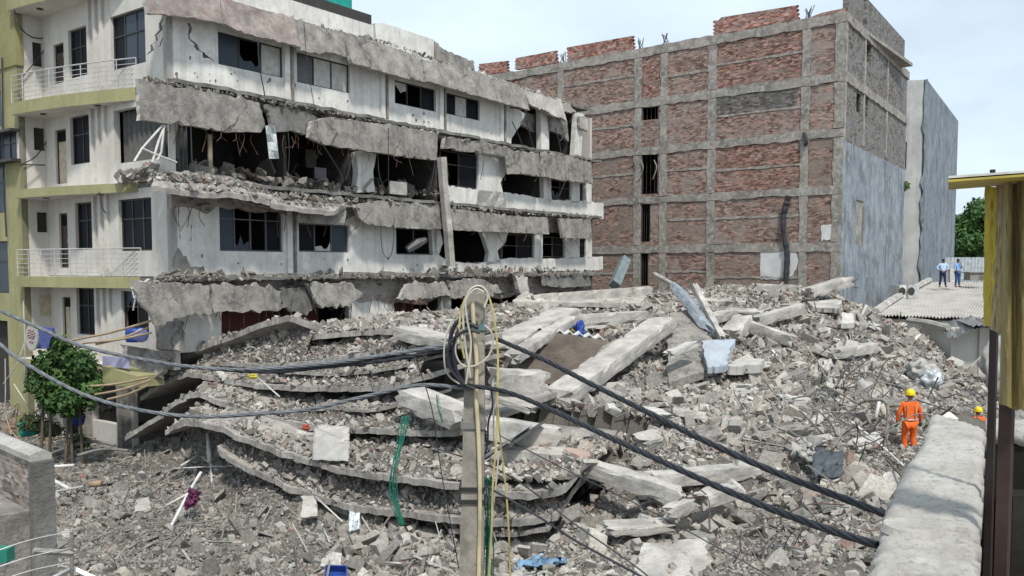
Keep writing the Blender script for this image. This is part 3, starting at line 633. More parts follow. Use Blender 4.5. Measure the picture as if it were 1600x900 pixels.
# darker panel, white plaster patches, a burnt pipe
mb = MB(); h = K.rect(1118, 1246, 143, 176); frag(mb, K, [(1117, 152), (1246, 138), (1246, 168), (1117, 180)], .02, .03, .03, .5); mb.build('dark_panel', bm_dark, bb)
M_wpatch = concrete('white_distemper', (.62, .62, .61), .8, 1.05, sc=1.2, bstr=.2, bdist=.01)
for pts in ([(1188, 392), (1242, 389), (1248, 410), (1236, 436), (1188, 437)], [(1122, 301), (1164, 299), (1164, 309), (1124, 314)], [(1283, 352), (1306, 350), (1305, 374), (1284, 378)]):
    mb = MB(); frag(mb, K, pts, .03, .04, .05, .25); mb.build('plaster_patch', M_wpatch, bb)
mb = MB(); frag(mb, K, [(1186, 380), (1252, 378), (1252, 391), (1186, 392)], .028, .04, .03, .3); mb.build('render_band', M_kc, bb)
mb = MB(); mb.tube(catmull([K.P(1232, 306, .15), K.P(1226, 330, .12), K.P(1224, 360, .2), K.P(1230, 395, .12), K.P(1228, 442, .2)], 6), [random.uniform(.09, .17) for _ in range(25)], 7); mb.build('burnt_pipe', M_wire, bb)
mb = MB(); mb.tube(catmull([K.P(1256, 208, .15), K.P(1260, 220, .25), K.P(1258, 228, .2)], 4), .1, 6); mb.build('hanging_bracket', M_wire, bb)
for x in (990, 1001, 1022): wire_on(K, [(x, 250), (x + 4, 262), (x - 2, 280)], .12, .03, 'hanging_pipe', M_kc, bb)
# parapets, each broken stretch of brickwork
bm_par = brick_mat('new_red_brick', K.d, (.26, .075, .05), (.30, .11, .075), (.25, .18, .15), .0)
for pts in ([(748, 100), (792, 95), (793, 112), (748, 118)], [(805, 91), (868, 79), (870, 98), (805, 109)], [(886, 74), (988, 56), (990, 78), (886, 96)], [(1115, 32), (1122, 32), (1127, 27), (1245, 8), (1247, 30), (1115, 55)], [(1268, 26), (1284, 20), (1322, 12), (1322, 22), (1268, 31)]):
    uz = [K.uz(x, y, -.05) for x, y in pts]; out = []
    for (p, q) in zip(uz, uz[1:] + uz[:1]):
        L = math.hypot(q[0] - p[0], q[1] - p[1]); steep = abs(q[1] - p[1]) > abs(q[0] - p[0]); k = max(1, int(L / .1))
        for i in range(k): t = i / k; out.append((p[0] + (q[0] - p[0]) * t + ((.06 if i % 2 else -.06) if steep else 0), p[1] + (q[1] - p[1]) * t))
    mb = MB(); mb.prism([K.pt(u, z, -.05) for u, z in out], -K.n * .23); mb.build('parapet', bm_par, bb)
for x in (876, 999, 1038, 1262):
    mb = MB(); u = K.uz(x, 80)[0]
    for i in range(8): mb.tube([K.pt(u + random.uniform(-.25, .25), topz, random.uniform(-.3, -.05)), K.pt(u + random.uniform(-.28, .28), topz + random.uniform(.5, .75), random.uniform(-.3, -.05))], .02, 4)
    mb.build('starter_bars', M_frame_l, bb)
# side wall: two storeys of dark block between columns, grey render below
SL = S.uz(1415, 200)[0]
bm_side = brick_mat('dark_side_block', S.d, (.13, .115, .10), (.165, .148, .13), (.14, .13, .118), .45, (.185, .185, .185))
M_render = concrete('blue_grey_render', (.20, .225, .25), .6, 1.55, tint=(.33, .35, .37), sc=.7, bstr=.3, bdist=.02, streak=.7)
sw = [S.rect(1352, 1361, 62, 98), S.rect(1338, 1345, 145, 176), S.rect(1348, 1356, 150, 180)]
zs1, zs2 = bz[1], bz[2]; zmid = zs2[0] - .2
mb = MB(); holed_wall(mb, S, .0, SL, zs1[1], topz - .5, sw, .0, .2); mb.build('block_panel', bm_side, bb)
mb = MB(); holed_wall(mb, S, .0, SL, zmid, zs1[0], sw, .0, .2); mb.build('block_panel', bm_side, bb)
rwin = [S.rect(1336, 1348, 313, 384)]
mb = MB(); holed_wall(mb, S, .0, SL, 0, zmid, rwin, .03, .23); mb.build('rendered_wall', M_render, bb)
for h in rwin: mb = MB(); mb.pbox(S, h[0], h[1], h[2], h[3], -.12, -.03); mb.build('blocked_window', M_kc, bb)
for px in (1350, 1386):
    u = S.uz(px, 130)[0]; rough_bar(S, u - .18, u + .18, zmid + .2, topz - .5, .06, .2, .4, .03, False).build('concrete_column', M_kc, bb)
rough_bar(S, .0, .3, zmid, topz, .05, .2, .4, .03, False).build('concrete_column', M_kc, bb)
rough_bar(S, 0, SL + .4, zs1[0], zs1[1], .09, .3, .4, .04).build('concrete_beam', M_kc, bb)
rough_bar(S, 0, SL + .4, topz - .5, topz, .09, .3, .4, .04).build('concrete_beam', M_kc, bb)
for x0, x1, h_ in ((1323, 1348, 1.5), (1354, 1414, 1.75)):
    u0, u1 = S.uz(x0, 40)[0], S.uz(x1, 40)[0]; mb = MB(); mb.pbox(S, max(.02, u0), u1, topz + .002, topz + h_, -.22, .02); mb.build('parapet', bm_side, bb)
mb = MB(); mb.pbox(K, .2, KL, topz - .2, topz - .01, -14, -.26); mb.build('roof_slab', M_kc, bb)
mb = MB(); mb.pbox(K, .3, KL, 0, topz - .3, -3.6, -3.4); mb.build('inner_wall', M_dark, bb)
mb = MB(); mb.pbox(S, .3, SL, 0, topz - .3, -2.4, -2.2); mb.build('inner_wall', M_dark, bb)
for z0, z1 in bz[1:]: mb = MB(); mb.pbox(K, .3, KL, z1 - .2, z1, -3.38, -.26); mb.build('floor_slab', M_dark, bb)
mb = MB(); mb.obox(S.pt(SL + .1, topz / 2, -6), S.d * .1, S.n * 6, Vector((0, 0, topz / 2 - .3))); mb.build('rear_wall', M_render, bb)

# ================================================================== second grey building beyond
p0 = At(1405, 440, 61.3); p1 = At(1437, 440, 61)
T1 = Plane((p0.x, p0.y), (p1.x - p0.x, p1.y - p0.y)); p2 = At(1488, 430, 78)
T2 = Plane((p1.x, p1.y), (p2.x - p1.x, p2.y - p1.y))
zt = T1.uz(1433, 125)[1]; L1 = (Vector((p1.x - p0.x, p1.y - p0.y))).length; L2 = (Vector((p2.x - p1.x, p2.y - p1.y))).length
g2 = empty('grey_building', ((p0.x + p1.x) / 2, p1.y + 5, 0), 'tall grey cement rendered block behind the brick one, with a pale end strip', 'building')
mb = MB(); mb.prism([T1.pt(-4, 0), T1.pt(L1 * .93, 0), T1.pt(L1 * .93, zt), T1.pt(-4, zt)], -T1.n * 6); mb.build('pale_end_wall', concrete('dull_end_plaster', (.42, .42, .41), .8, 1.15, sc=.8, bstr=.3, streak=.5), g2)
mb = MB(); n = 30; edge = [(L1 * .93 + random.uniform(-.1, .15), zt * i / n) for i in range(n + 1)]
mb.prism([T1.pt(u, z, .12) for u, z in edge] + [T1.pt(L1 + .15, zt, .12), T1.pt(L1 + .15, 0, .12)], -T1.n * .3)
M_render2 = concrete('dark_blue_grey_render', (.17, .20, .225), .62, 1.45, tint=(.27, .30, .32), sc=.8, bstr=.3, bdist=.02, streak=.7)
mb.build('ragged_corner', M_render2, g2)
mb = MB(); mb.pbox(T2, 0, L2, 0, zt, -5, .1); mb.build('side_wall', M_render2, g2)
mb = MB(); h = T1.rect(1409, 1416, 222, 264); mb.pbox(T1, h[0], h[1], h[2], h[3], .003, .1); mb.build('window', M_glass, g2)
h = T1.rect(1404, 1409, 420, 434); mb = MB(); mb.pbox(T1, h[0], h[1], h[2], h[3], .003, .2); mb.build('meter_box', M_frame, g2)
# ================================================================== ground
M_ground = concrete('dusty_earth', (.24, .22, .20), .6, 1.3, sc=.7, bstr=.6, bdist=.04)
mb = MB(); G = [[(x, y, -.05) for x in (-900, -60, -20, 20, 60, 900)] for y in (-60, 5, 40, 80, 200, 1500)]; mb.grid(G)
gr = mb.build('ground', M_ground, recalc=False); gr['kind'] = 'structure'

# ------------------------------------------------------------------ numpy noise
def vnoise(x, y, seed=0):
    xi = np.floor(x).astype(np.int64); yi = np.floor(y).astype(np.int64); xf = x - xi; yf = y - yi
    def h(a, b):
        n = (a * 374761393 + b * 668265263 + seed * 982451653) & 0x7fffffff; n = (n ^ (n >> 13)) * 1274126177 & 0x7fffffff; n = n ^ (n >> 16); return (n & 0xffff) / 65535.0
    u = xf * xf * (3 - 2 * xf); v = yf * yf * (3 - 2 * yf)
    return (h(xi, yi) * (1 - u) + h(xi + 1, yi) * u) * (1 - v) + (h(xi, yi + 1) * (1 - u) + h(xi + 1, yi + 1) * u) * v
def fbm(x, y, f, o=4, seed=0):
    s = 0; a = 1; t = 0
    for i in range(o): s = s + a * (vnoise(x * f, y * f, seed + i) - .5); t += a; a *= .5; f *= 2.03
    return s / t

# ------------------------------------------------------------------ pancaked floor slabs (front edges measured from the photo)
ST = Plane((.96, 18.5), (-.87, .49))
edges = [
    # off (set back), back depth, rise, thick, [px,py...], label
    (-.0, 3, .3, .15, [(520, 786), (560, 806), (640, 836), (700, 843), (780, 848), (862, 846)], 'lowest visible pancaked floor slab, sagging just above the ground by the pole'),
    (.2, 5, .6, .17, [(335, 698), (370, 720), (400, 735), (480, 770), (560, 790), (650, 801), (730, 810), (800, 813), (868, 804)], 'long bowed floor slab, second from the bottom of the pancaked stack'),
    (.2, 5.5, .5, .17, [(258, 672), (290, 657), (345, 668), (400, 690), (480, 718), (540, 733), (600, 742), (680, 751), (730, 758), (800, 768), (850, 768), (884, 758)], 'bowed floor slab under the white sheet, with rubble spread along its lip'),
    (-1.2, 5, .5, .17, [(195, 682), (250, 645), (298, 613), (335, 622), (400, 645), (480, 664), (560, 668), (640, 672), (700, 674), (722, 670)], 'folded floor slab whose left end droops down like a ramp'),
    (-2.2, 4, .4, .16, [(218, 620), (255, 598), (290, 582), (340, 590), (400, 600), (480, 604), (560, 604), (600, 602), (648, 590)], 'thin floor slab with a dark gap beneath, third from the top of the stack'),
    (-2.8, 3.5, .35, .14, [(262, 590), (300, 572), (345, 565), (400, 569), (470, 566), (560, 552), (650, 546)], 'narrow slab edge in the rubble under the twisted cable'),
    (-2.9, 3.0, -.9, .2, [(262, 566), (300, 545), (350, 526), (400, 507), (450, 493), (470, 500)], 'curved top slab rising from lower left to the building'),
    (-3.4, 2.5, .2, .18, [(448, 528), (500, 522), (560, 516), (612, 514), (650, 518), (700, 540)], 'pale broken slab edge lying on the top of the heap behind the pole'),
    (-1.7, 2.5, .2, .10, [(470, 640), (520, 636), (575, 640), (610, 634)], 'thin broken slab strip lying between two bowed slabs left of the green net'),
    (-.5, 2.5, .2, .12, [(400, 716), (460, 738), (520, 762), (590, 778)], 'thin slab pressed between the two lowest bowed slabs'),
    (-2.5, 2.0, .2, .10, [(430, 578), (500, 583), (570, 580), (632, 570)], 'narrow slab strip just above the dark gap under the cable'),
    (.15, 2.0, .2, .12, [(700, 826), (760, 832), (820, 830), (858, 822)], 'short slab edge behind the pole foot, just over the lowest slab'),
]
def edge_pts(e, n=70, jit=0.0):
    off, pts = e[0], e[4]; W = [ST.P(x, y, off) for x, y in pts]; W = catmull(W, 2); L = [0]
    for a, b in zip(W, W[1:]): L.append(L[-1] + (b - a).length)
    out = []
    for i in range(n):
        s = L[-1] * i / (n - 1); k = max(j for j in range(len(L)) if L[j] <= s + 1e-9); k = min(k, len(W) - 2)
        out.append(W[k].lerp(W[k + 1], (s - L[k]) / max(1e-6, L[k + 1] - L[k])))
    return out
back = Vector((A.d.x, A.d.y, 0))
for e in edges:
    fr = edge_pts(e, 150); G = []; sd = random.uniform(0, 50)
    for i in range(7):
        t = i / 6; row = []
        for j, p in enumerate(fr):
            jit = (back * (.11 * noise.noise(Vector((p.x * 1.7, p.y * 1.7, sd))) + .05 * noise.noise(Vector((p.x * 7, p.y * 7, sd))) + random.uniform(-.012, .012) + (.09 if random.random() < .04 else 0)) + Vector((0, 0, .03 * noise.noise(p * 4)))) if i == 0 else Vector((0, 0, .04 * noise.noise(p * 1.5 + Vector((0, t * 5, 0)))))
            fj = j / (len(fr) - 1); dk = 1 if fj < .86 or e[4][-1][0] < 800 else 1 - .8 * (fj - .86) / .14
            row.append(p + back * (e[1] * t * dk) + Vector((0, 0, e[2] * t)) + jit)
        G.append(row)
    mb = MB(); mb.sheet(G, e[3] - .015); o = mb.build('collapsed_floor_slab', M_slab); tag(o, e[5], 'concrete slab', 'pancaked floor slabs')

# ------------------------------------------------------------------ the heap: height field through measured points
ctrl = []
def cp(px, py, d, dz=0):
    p = At(px, py, d); ctrl.append((p.x, p.y, p.z + dz))
for a in [(450, 497, 29.5), (560, 505, 32), (640, 510, 34), (720, 495, 37), (800, 478, 40.5), (925, 475, 46), (1000, 462, 50), (1080, 455, 49), (1150, 452, 48), (1230, 450, 45), (1300, 452, 42),
          (550, 545, 27.5), (650, 560, 26), (700, 560, 27), (760, 530, 31), (800, 605, 25), (860, 610, 25.5), (860, 520, 34), (900, 600, 28), (950, 500, 38), (1000, 580, 28), (1040, 520, 35), (1100, 480, 41), (1200, 480, 41),
          (700, 640, 22), (760, 640, 21.5), (830, 640, 22.5), (830, 700, 20), (900, 640, 24), (900, 690, 21), (960, 720, 20.5), (1050, 728, 20.4), (1130, 712, 20.8), (1200, 705, 20.8), (1000, 660, 23), (1100, 660, 23), (1100, 605, 27), (1200, 610, 27.5), (1200, 660, 23),
          (1250, 660, 23), (1150, 540, 34), (1150, 580, 30), (1250, 540, 34), (1330, 520, 35.5), (1300, 570, 31), (1400, 510, 38), (1380, 550, 34), (1450, 530, 36.5), (1470, 565, 34), (1400, 600, 29), (1340, 610, 27), (1350, 670, 23.5), (1300, 720, 20.5), (1380, 730, 21), (1440, 680, 24), (1480, 640, 26),
          (1510, 590, 36), (1530, 620, 33), (1590, 640, 30), (1480, 560, 38), (1530, 560, 40),
          (920, 785, 20.1), (1000, 792, 19.9), (1060, 820, 19.0), (900, 850, 17.3), (850, 885, 16.6), (1050, 885, 16.3), (1150, 805, 18.7), (1160, 870, 16.3), (1230, 800, 18.6), (1250, 870, 15.8), (1320, 800, 17), (1330, 870, 14.2), (1290, 760, 18.5), (1380, 780, 18),
          (100, 705, 30), (30, 690, 31), (100, 800, 22.5), (100, 890, 18), (200, 700, 30), (300, 735, 26.5), (250, 800, 22.5), (300, 880, 18.2), (360, 780, 23.2), (450, 820, 20.8), (450, 890, 17.5), (560, 840, 19.5), (600, 890, 17.3), (700, 875, 17.6), (780, 880, 17.2), (200, 760, 25)]:
    cp(*a)
for x, y, z in [(-30, 20, 0), (-30, 35, 0), (-14, 34, .5), (-20, 12, 0), (-8, 12, .05), (0, 11, .2), (5, 10, .9), (8, 12, 1.3), (10, 16, 1.4), (12, 22, 1.2), (16, 26, .8), (20, 30, .8), (24, 36, .9), (25, 44, 1.8), (22, 50, 3), (16, 42.5, 4.6), (8, 54, 4.8), (0, 50, 4), (-6, 44, 2), (-12, 38, 1), (3, 7, .3), (8, 6, .8), (30, 30, 0), (30, 50, 0), (25, 20, .3), (20, 10, .2), (-4, 5, 0)]: ctrl.append((x, y, z))
Cn = np.array(ctrl); n = len(Cn)
D = np.hypot(Cn[:, None, 0] - Cn[None, :, 0], Cn[:, None, 1] - Cn[None, :, 1])
Mx = np.zeros((n + 1, n + 1)); Mx[:n, :n] = D; Mx[:n, :n] += np.eye(n) * -.25; Mx[:n, n] = 1; Mx[n, :n] = 1
sol = np.linalg.solve(Mx, np.append(Cn[:, 2], 0))
def height0(x, y):
    x = np.asarray(x, float); y = np.asarray(y, float); sh = x.shape; x = x.ravel(); y = y.ravel(); out = np.empty(len(x))
    for s in range(0, len(x), 20000):
        xx, yy = x[s:s + 20000], y[s:s + 20000]
        out[s:s + 20000] = np.hypot(xx[:, None] - Cn[None, :, 0], yy[:, None] - Cn[None, :, 1]) @ sol[:n] + sol[n]
    return out.reshape(sh)
# keep the heap beneath the slab stack
CAPS = []
for e in edges[:8]:
    P_ = edge_pts(e, 60); S_ = np.array([(p.xy - ST.o.xy).dot(ST.d.xy) for p in P_]); O_ = np.array([-(p.xy - ST.o.xy).dot(ST.n.xy) for p in P_]); Z_ = np.array([p.z for p in P_]); k_ = np.argsort(S_)
    CAPS.append((S_[k_], O_[k_], Z_[k_], e[1], e[2], e[3]))
def cap(x, y, h):
    s_ = (x - ST.o.x) * ST.d.x + (y - ST.o.y) * ST.d.y; o_ = -((x - ST.o.x) * ST.n.x + (y - ST.o.y) * ST.n.y)
    for S_, O_, Z_, dp, rs, th in CAPS:
        q = o_ - np.interp(s_, S_, O_); m = (q > -1.5) & (q < dp) & (s_ > S_[0] - .2) & (s_ < S_[-1] + .2)
        h = np.where(m, np.minimum(h, np.interp(s_, S_, Z_) + rs * np.clip(q / dp, 0, 1) - th - .28 + .22 * np.minimum(q, 0)), h)
    return h
def height(x, y):
    h = height0(x, y); x = np.asarray(x, float); y = np.asarray(y, float)
    lump = np.clip((h + .3) / 2.0, .25, 1)
    h = h + fbm(x, y, .55, 4, 3) * .75 * lump + fbm(x, y, 2.2, 3, 9) * .22
    return np.maximum(cap(x, y, h), -.02 + .06 * fbm(x, y, 1.0, 2, 5))
RES = .22
gx = np.arange(-26, 28, RES); gy = np.arange(6, 58, RES); XX, YY = np.meshgrid(gx, gy); ZZ = height(XX, YY)

# ------------------------------------------------------------------ rubble pieces
def hull_shape(seed, n=9, box=(1, .7, .5)):
    r = random.Random(seed); bm = bmesh.new()
    for i in (-1, 1):
        for j_ in (-1, 1):
            for k in (-1, 1):
                c_ = Vector((i * r.uniform(.7, 1.05), j_ * r.uniform(.6, 1.05), k * r.uniform(.6, 1.05)))
                if r.random() < .45:
                    for ax_ in random.Random(seed * 9 + i + 2 * j_ + 4 * k).sample(range(3), 2):
                        d_ = c_.copy(); d_[ax_] *= r.uniform(.1, .6); bm.verts.new((d_.x * box[0] / 2, d_.y * box[1] / 2, d_.z * box[2] / 2))
                else: bm.verts.new((c_.x * box[0] / 2, c_.y * box[1] / 2, c_.z * box[2] / 2))
    res = bmesh.ops.convex_hull(bm, input=bm.verts); bmesh.ops.delete(bm, geom=[g for g in res['geom_interior'] if isinstance(g, bmesh.types.BMVert)], context='VERTS')
    bmesh.ops.triangulate(bm, faces=bm.faces); bm.verts.index_update()
    V = np.array([v.co[:] for v in bm.verts]); F = np.array([[v.index for v in f.verts] for f in bm.faces]); bm.free(); return V, F
def brick_shape(seed, dims):
    r = random.Random(seed); V = np.array([[(i * dims[0] / 2) * r.uniform(.86, 1.02), (j * dims[1] / 2) * r.uniform(.86, 1.02), (k * dims[2] / 2) * r.uniform(.86, 1.02)] for i in (-1, 1) for j in (-1, 1) for k in (-1, 1)])
    Q = [(0, 1, 3, 2), (4, 6, 7, 5), (0, 4, 5, 1), (2, 3, 7, 6), (0, 2, 6, 4), (1, 5, 7, 3)]
    return V, np.array([t for q in Q for t in ((q[0], q[1], q[2]), (q[0], q[2], q[3]))])
shapes = [hull_shape(i, 9 + i % 4, b) for i, b in enumerate([(1, .8, .6), (1, .7, .4), (1, .9, .7), (1, .6, .5), (1, .85, .16), (1, .75, .22)])]
shapes += [brick_shape(i, d) for i, d in enumerate([(1, .48, .32), (.62, .48, .34), (1, .48, .33), (.8, .5, .36), (1, .8, .16)])]
shapes += [hull_shape(31, 9, (1, .8, .13)), hull_shape(37, 9, (1, .55, .16)), brick_shape(40, (1, .022, .022))]
CONC_COLS = np.array([(.37, .345, .305), (.29, .265, .232), (.46, .43, .385), (.20, .185, .165), (.56, .53, .48), (.32, .285, .245), (.42, .375, .32), (.15, .138, .122)])
BRICK_COLS = np.array([(.27, .13, .095), (.32, .19, .15), (.36, .25, .21), (.24, .12, .09), (.36, .28, .245)])
class Rub:
    def __init__(s): s.V = []; s.F = []; s.C = []; s.k = 0
    def add(s, P, sizes, redness=.1, pale=.05, tone=1.0, tilt=1.0, bricky=.4, only=None):
        N = len(P); ids = np.where(rng.random(N) < bricky, rng.integers(6, 11, N), rng.integers(0, 6, N))
        # keep the spot where the rescue worker stands clear
        wp2 = At(1527, 680, 27.5); d2 = np.abs(P[:, 0] - wp2.x - (P[:, 1] - wp2.y) * wp2.x / wp2.y); k2 = ~((d2 < .6) & (P[:, 1] > wp2.y - 6) & (P[:, 1] < wp2.y + .5) & (P[:, 2] > .9)); P = P[k2]; sizes = sizes[k2]; ids = ids[k2]
        wp = At(1420, 716, 22.3); dd = np.abs(P[:, 0] - wp.x - (P[:, 1] - wp.y) * wp.x / wp.y) ; ok_ = ~((dd < .75) & (P[:, 1] > wp.y - 3.2) & (P[:, 1] < wp.y + .8) & (sizes > .22)); P = P[ok_]; sizes = sizes[ok_]; ids = ids[ok_]; N = len(P)
        if only is not None: ids = np.array(only)[rng.integers(0, len(only), N)]
        q = rng.normal(size=(N, 4)); q[:, 1:3] *= tilt; q /= np.linalg.norm(q, axis=1)[:, None]; w, x, y, z = q.T
        R = np.stack([np.stack([1 - 2 * (y * y + z * z), 2 * (x * y - z * w), 2 * (x * z + y * w)], -1), np.stack([2 * (x * y + z * w), 1 - 2 * (x * x + z * z), 2 * (y * z - x * w)], -1), np.stack([2 * (x * z - y * w), 2 * (y * z + x * w), 1 - 2 * (x * x + y * y)], -1)], 1)
        c = CONC_COLS[rng.integers(0, len(CONC_COLS), N)]; rd = rng.random(N) < redness; c[rd] = BRICK_COLS[rng.integers(0, len(BRICK_COLS), rd.sum())]
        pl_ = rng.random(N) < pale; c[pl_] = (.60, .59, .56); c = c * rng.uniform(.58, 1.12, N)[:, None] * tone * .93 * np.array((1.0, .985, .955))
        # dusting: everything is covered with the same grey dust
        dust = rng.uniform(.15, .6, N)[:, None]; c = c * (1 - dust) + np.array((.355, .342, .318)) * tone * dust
        for t in range(len(shapes)):
            m = ids == t; k = m.sum()
            if not k: continue
            V, F = shapes[t]; stretch = rng.uniform(.75, 1.25, (k, 1, 3))
            W = np.einsum('nij,nvj->nvi', R[m], V[None] * stretch * sizes[m][:, None, None]) + P[m][:, None, :]
            s.V.append(W.reshape(-1, 3)); s.F.append((F[None] + (np.arange(k) * len(V))[:, None, None] + s.k).reshape(-1, 3)); s.C.append(np.repeat(c[m], len(V), 0)); s.k += k * len(V)
def sizes(N, lo=.07, hi=.5, a=2.2):
    u = rng.random(N); return (lo ** (-a) + u * (hi ** (-a) - lo ** (-a))) ** (-1 / a)
rub = Rub()
# over the height field
cell = RES * RES
def scatter_field(x0, x1, y0, y1, dens, lo, hi, a=2.0, lift=.25, **kw):
    N = int((x1 - x0) * (y1 - y0) * dens); x = rng.uniform(x0, x1, N); y = rng.uniform(y0, y1, N)
    # frustum with a margin for a step to the side
    ok = (np.abs(x) < y * .66 + 2.0); x, y = x[ok], y[ok]
    z = height(x, y); f = fbm(x, y, .35, 3, 21); keep = rng.random(len(x)) < np.clip(.95 + f * 1.2, .55, 1); x, y, z = x[keep], y[keep], z[keep]
    # outside the buildings
    inA = ((x - A.o.x) * A.n.x + (y - A.o.y) * A.n.y < -.3) & ((x - Wg.o.x) * Wg.n.x + (y - Wg.o.y) * Wg.n.y < -.3)
    inK = ((x - K.o.x) * K.n.x + (y - K.o.y) * K.n.y < -.1) & ((x - S.o.x) * S.n.x + (y - S.o.y) * S.n.y < -.1)
    k = ~(inA | inK); x, y, z = x[k], y[k], z[k]
    s = sizes(len(x), lo, hi, a); P = np.stack([x, y, z + s * rng.uniform(-.15, lift, len(x))], 1)
    red = .03 + .22 * np.clip(fbm(x, y, .22, 3, 40) * 2.5, 0, 1); 
    m = rng.random(len(x)) < .5
    r1 = float(np.mean(red))
    hi_red = red > .16
    # loose dust-covered pieces
    rub.add(P[hi_red], s[hi_red], redness=.15, **kw); rub.add(P[~hi_red], s[~hi_red], redness=.06, **kw)
scatter_field(-3, 22, 15, 30, 105, .08, .36, 1.5, bricky=.62, tone=1.0)
scatter_field(-9, 24, 30, 50, 52, .12, .42, 1.9, bricky=.6, tone=.95)
scatter_field(-20, -3, 14, 32, 110, .06, .32, 1.9, tone=.74, bricky=.55)
scatter_field(-4, 12, 9, 15, 90, .07, .34, 1.9, bricky=.45, tone=.8)
scatter_field(-4, 22, 17, 44, 3.2, .32, .62, 1.6, tone=1.05, pale=.10, bricky=.6)
scatter_field(-20, -1, 15, 30, 1.2, .25, .42, 1.8, tone=.85, pale=.04, bricky=.6)
NPL = 700   # flat shards of slab and thin rods
def put(N, x0, x1, y0, y1, lo, hi, ids, tone, z_lift=.05):
    x = rng.uniform(x0, x1, N); y = rng.uniform(y0, y1, N); z = height(x, y); s = rng.uniform(lo, hi, N); P = np.stack([x, y, z + z_lift], 1)
    rub.add(P, s, tone=tone, only=ids, redness=.0, pale=.12)
put(620, -4, 20, 17, 42, .35, .95, (11, 12), 1.05)
put(260, -18, -1, 15, 28, .2, .55, (11, 12), .85)
put(420, -4, 20, 15, 42, .6, 1.7, (13,), .75, .12)
put(260, -18, 0, 15, 28, .5, 1.5, (13,), .8, .08)
put(160, 8, 16, 18, 28, .8, 2.2, (13,), .55, .25)
scatter_field(-17, 18, 14.5, 30, 230, .035, .10, 1.6, tone=.92)
def scatter_grid(G, dens, lo, hi, a=2.0, **kw):
    G = np.array([[tuple(p) for p in r] for r in G]); n, m = G.shape[:2]
    ar = np.linalg.norm(np.cross(G[1:, :-1] - G[:-1, :-1], G[:-1, 1:] - G[:-1, :-1]), axis=2).ravel(); tot = ar.sum(); N = int(tot * dens)
    c = rng.choice(len(ar), N, p=ar / tot); i, j = c // (m - 1), c % (m - 1); u, v = rng.random((2, N)); u = u[:, None]; v = v[:, None]
    P = (G[i, j] * (1 - v) + G[i, j + 1] * v) * (1 - u) + (G[i + 1, j] * (1 - v) + G[i + 1, j + 1] * v) * u
    s = sizes(N, lo, hi, a); P[:, 2] += s * .2; rub.add(P, s, **kw); return P
# rubble packed between the slabs: rises from one lip to just under the next slab
base = MB()
def px_interp(pts, x):
    xs = [p[0] for p in pts]
    return float(np.interp(x, xs, [p[1] for p in pts]))
def between(lo_e, hi_e, x0, x1, hi_drop=.25, hi_back=.9, dens=120, tone=.9, inset=.15, **kw):
    G = []
    for r in range(7):
        t = r / 6; row = []
        for j in range(46):
            x = x0 + (x1 - x0) * j / 45
            a = ST.P(x, px_interp(lo_e[4], x), lo_e[0]) + back * inset + Vector((0, 0, .02)); b = ST.P(x, px_interp(hi_e[4], x), hi_e[0]) + back * hi_back - Vector((0, 0, hi_e[3] + hi_drop))
            p = a.lerp(b, t); p.z += .22 * math.sin(t * math.pi) * (.5 + noise.noise(Vector((p.x * .9, p.y * .9, 3)))) + .05 * noise.noise(p * 3); row.append(p)
        G.append(row)
    base.grid(G); scatter_grid(G, dens, .05, .32, 1.8, tone=tone, **kw)
E = edges
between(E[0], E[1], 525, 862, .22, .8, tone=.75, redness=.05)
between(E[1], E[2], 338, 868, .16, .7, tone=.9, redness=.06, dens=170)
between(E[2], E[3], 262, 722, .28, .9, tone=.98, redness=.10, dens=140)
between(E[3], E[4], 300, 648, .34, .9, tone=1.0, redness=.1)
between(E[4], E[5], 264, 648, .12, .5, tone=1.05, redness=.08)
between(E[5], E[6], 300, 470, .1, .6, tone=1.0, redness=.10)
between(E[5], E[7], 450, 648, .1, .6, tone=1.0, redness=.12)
G = [[ST.P(x, px_interp(E[7][4], x), E[7][0]) + back * (.1 + t * 3) + Vector((0, 0, .02 + t * .35 + .12 * noise.noise(Vector((x * .03, t * 3, 1)))) ) for x in range(450, 700, 8)] for t in (0, .33, .66, 1)]
base.grid(G); scatter_grid(G, 90, .07, .4, 1.8, redness=.14, tone=1.0)
# right of the pole: rubble lying on the stack lip up to the blocks
G = [[ST.P(x, 757 - 8 * abs(math.sin(x)), .1) + back * (t * 2.6) + Vector((0, 0, .03 + t * .55 + .08 * noise.noise(Vector((x * .05, t * 3, 7))))) for x in range(690, 892, 8)] for t in (0, .33, .66, 1)]
base.grid(G); scatter_grid(G, 110, .06, .36, 1.8, redness=.1, tone=1.05)
for e_ in edges:
    Q_ = np.array([tuple(p) for p in edge_pts(e_, 60)]); N_ = int(e_[1] * 0 + 45 * np.linalg.norm(np.diff(Q_, axis=0), axis=1).sum()); t_ = rng.uniform(0, 58.99, N_); k_ = t_.astype(int); f_ = (t_ - k_)[:, None]; w_ = rng.random(N_) ** 1.6 * 1.1 + .03
    P_ = Q_[k_] * (1 - f_) + Q_[k_ + 1] * f_ + np.array(back)[None] * w_[:, None]; P_[:, 2] += e_[2] * w_ / e_[1] + .03; clump = np.array([noise.noise(Vector((p[0] * .8, p[1] * .8, 4))) for p in P_]) > -.25; P_ = P_[clump]
    rub.add(P_, sizes(len(P_), .05, .36, 1.7), redness=.08, tone=.95)
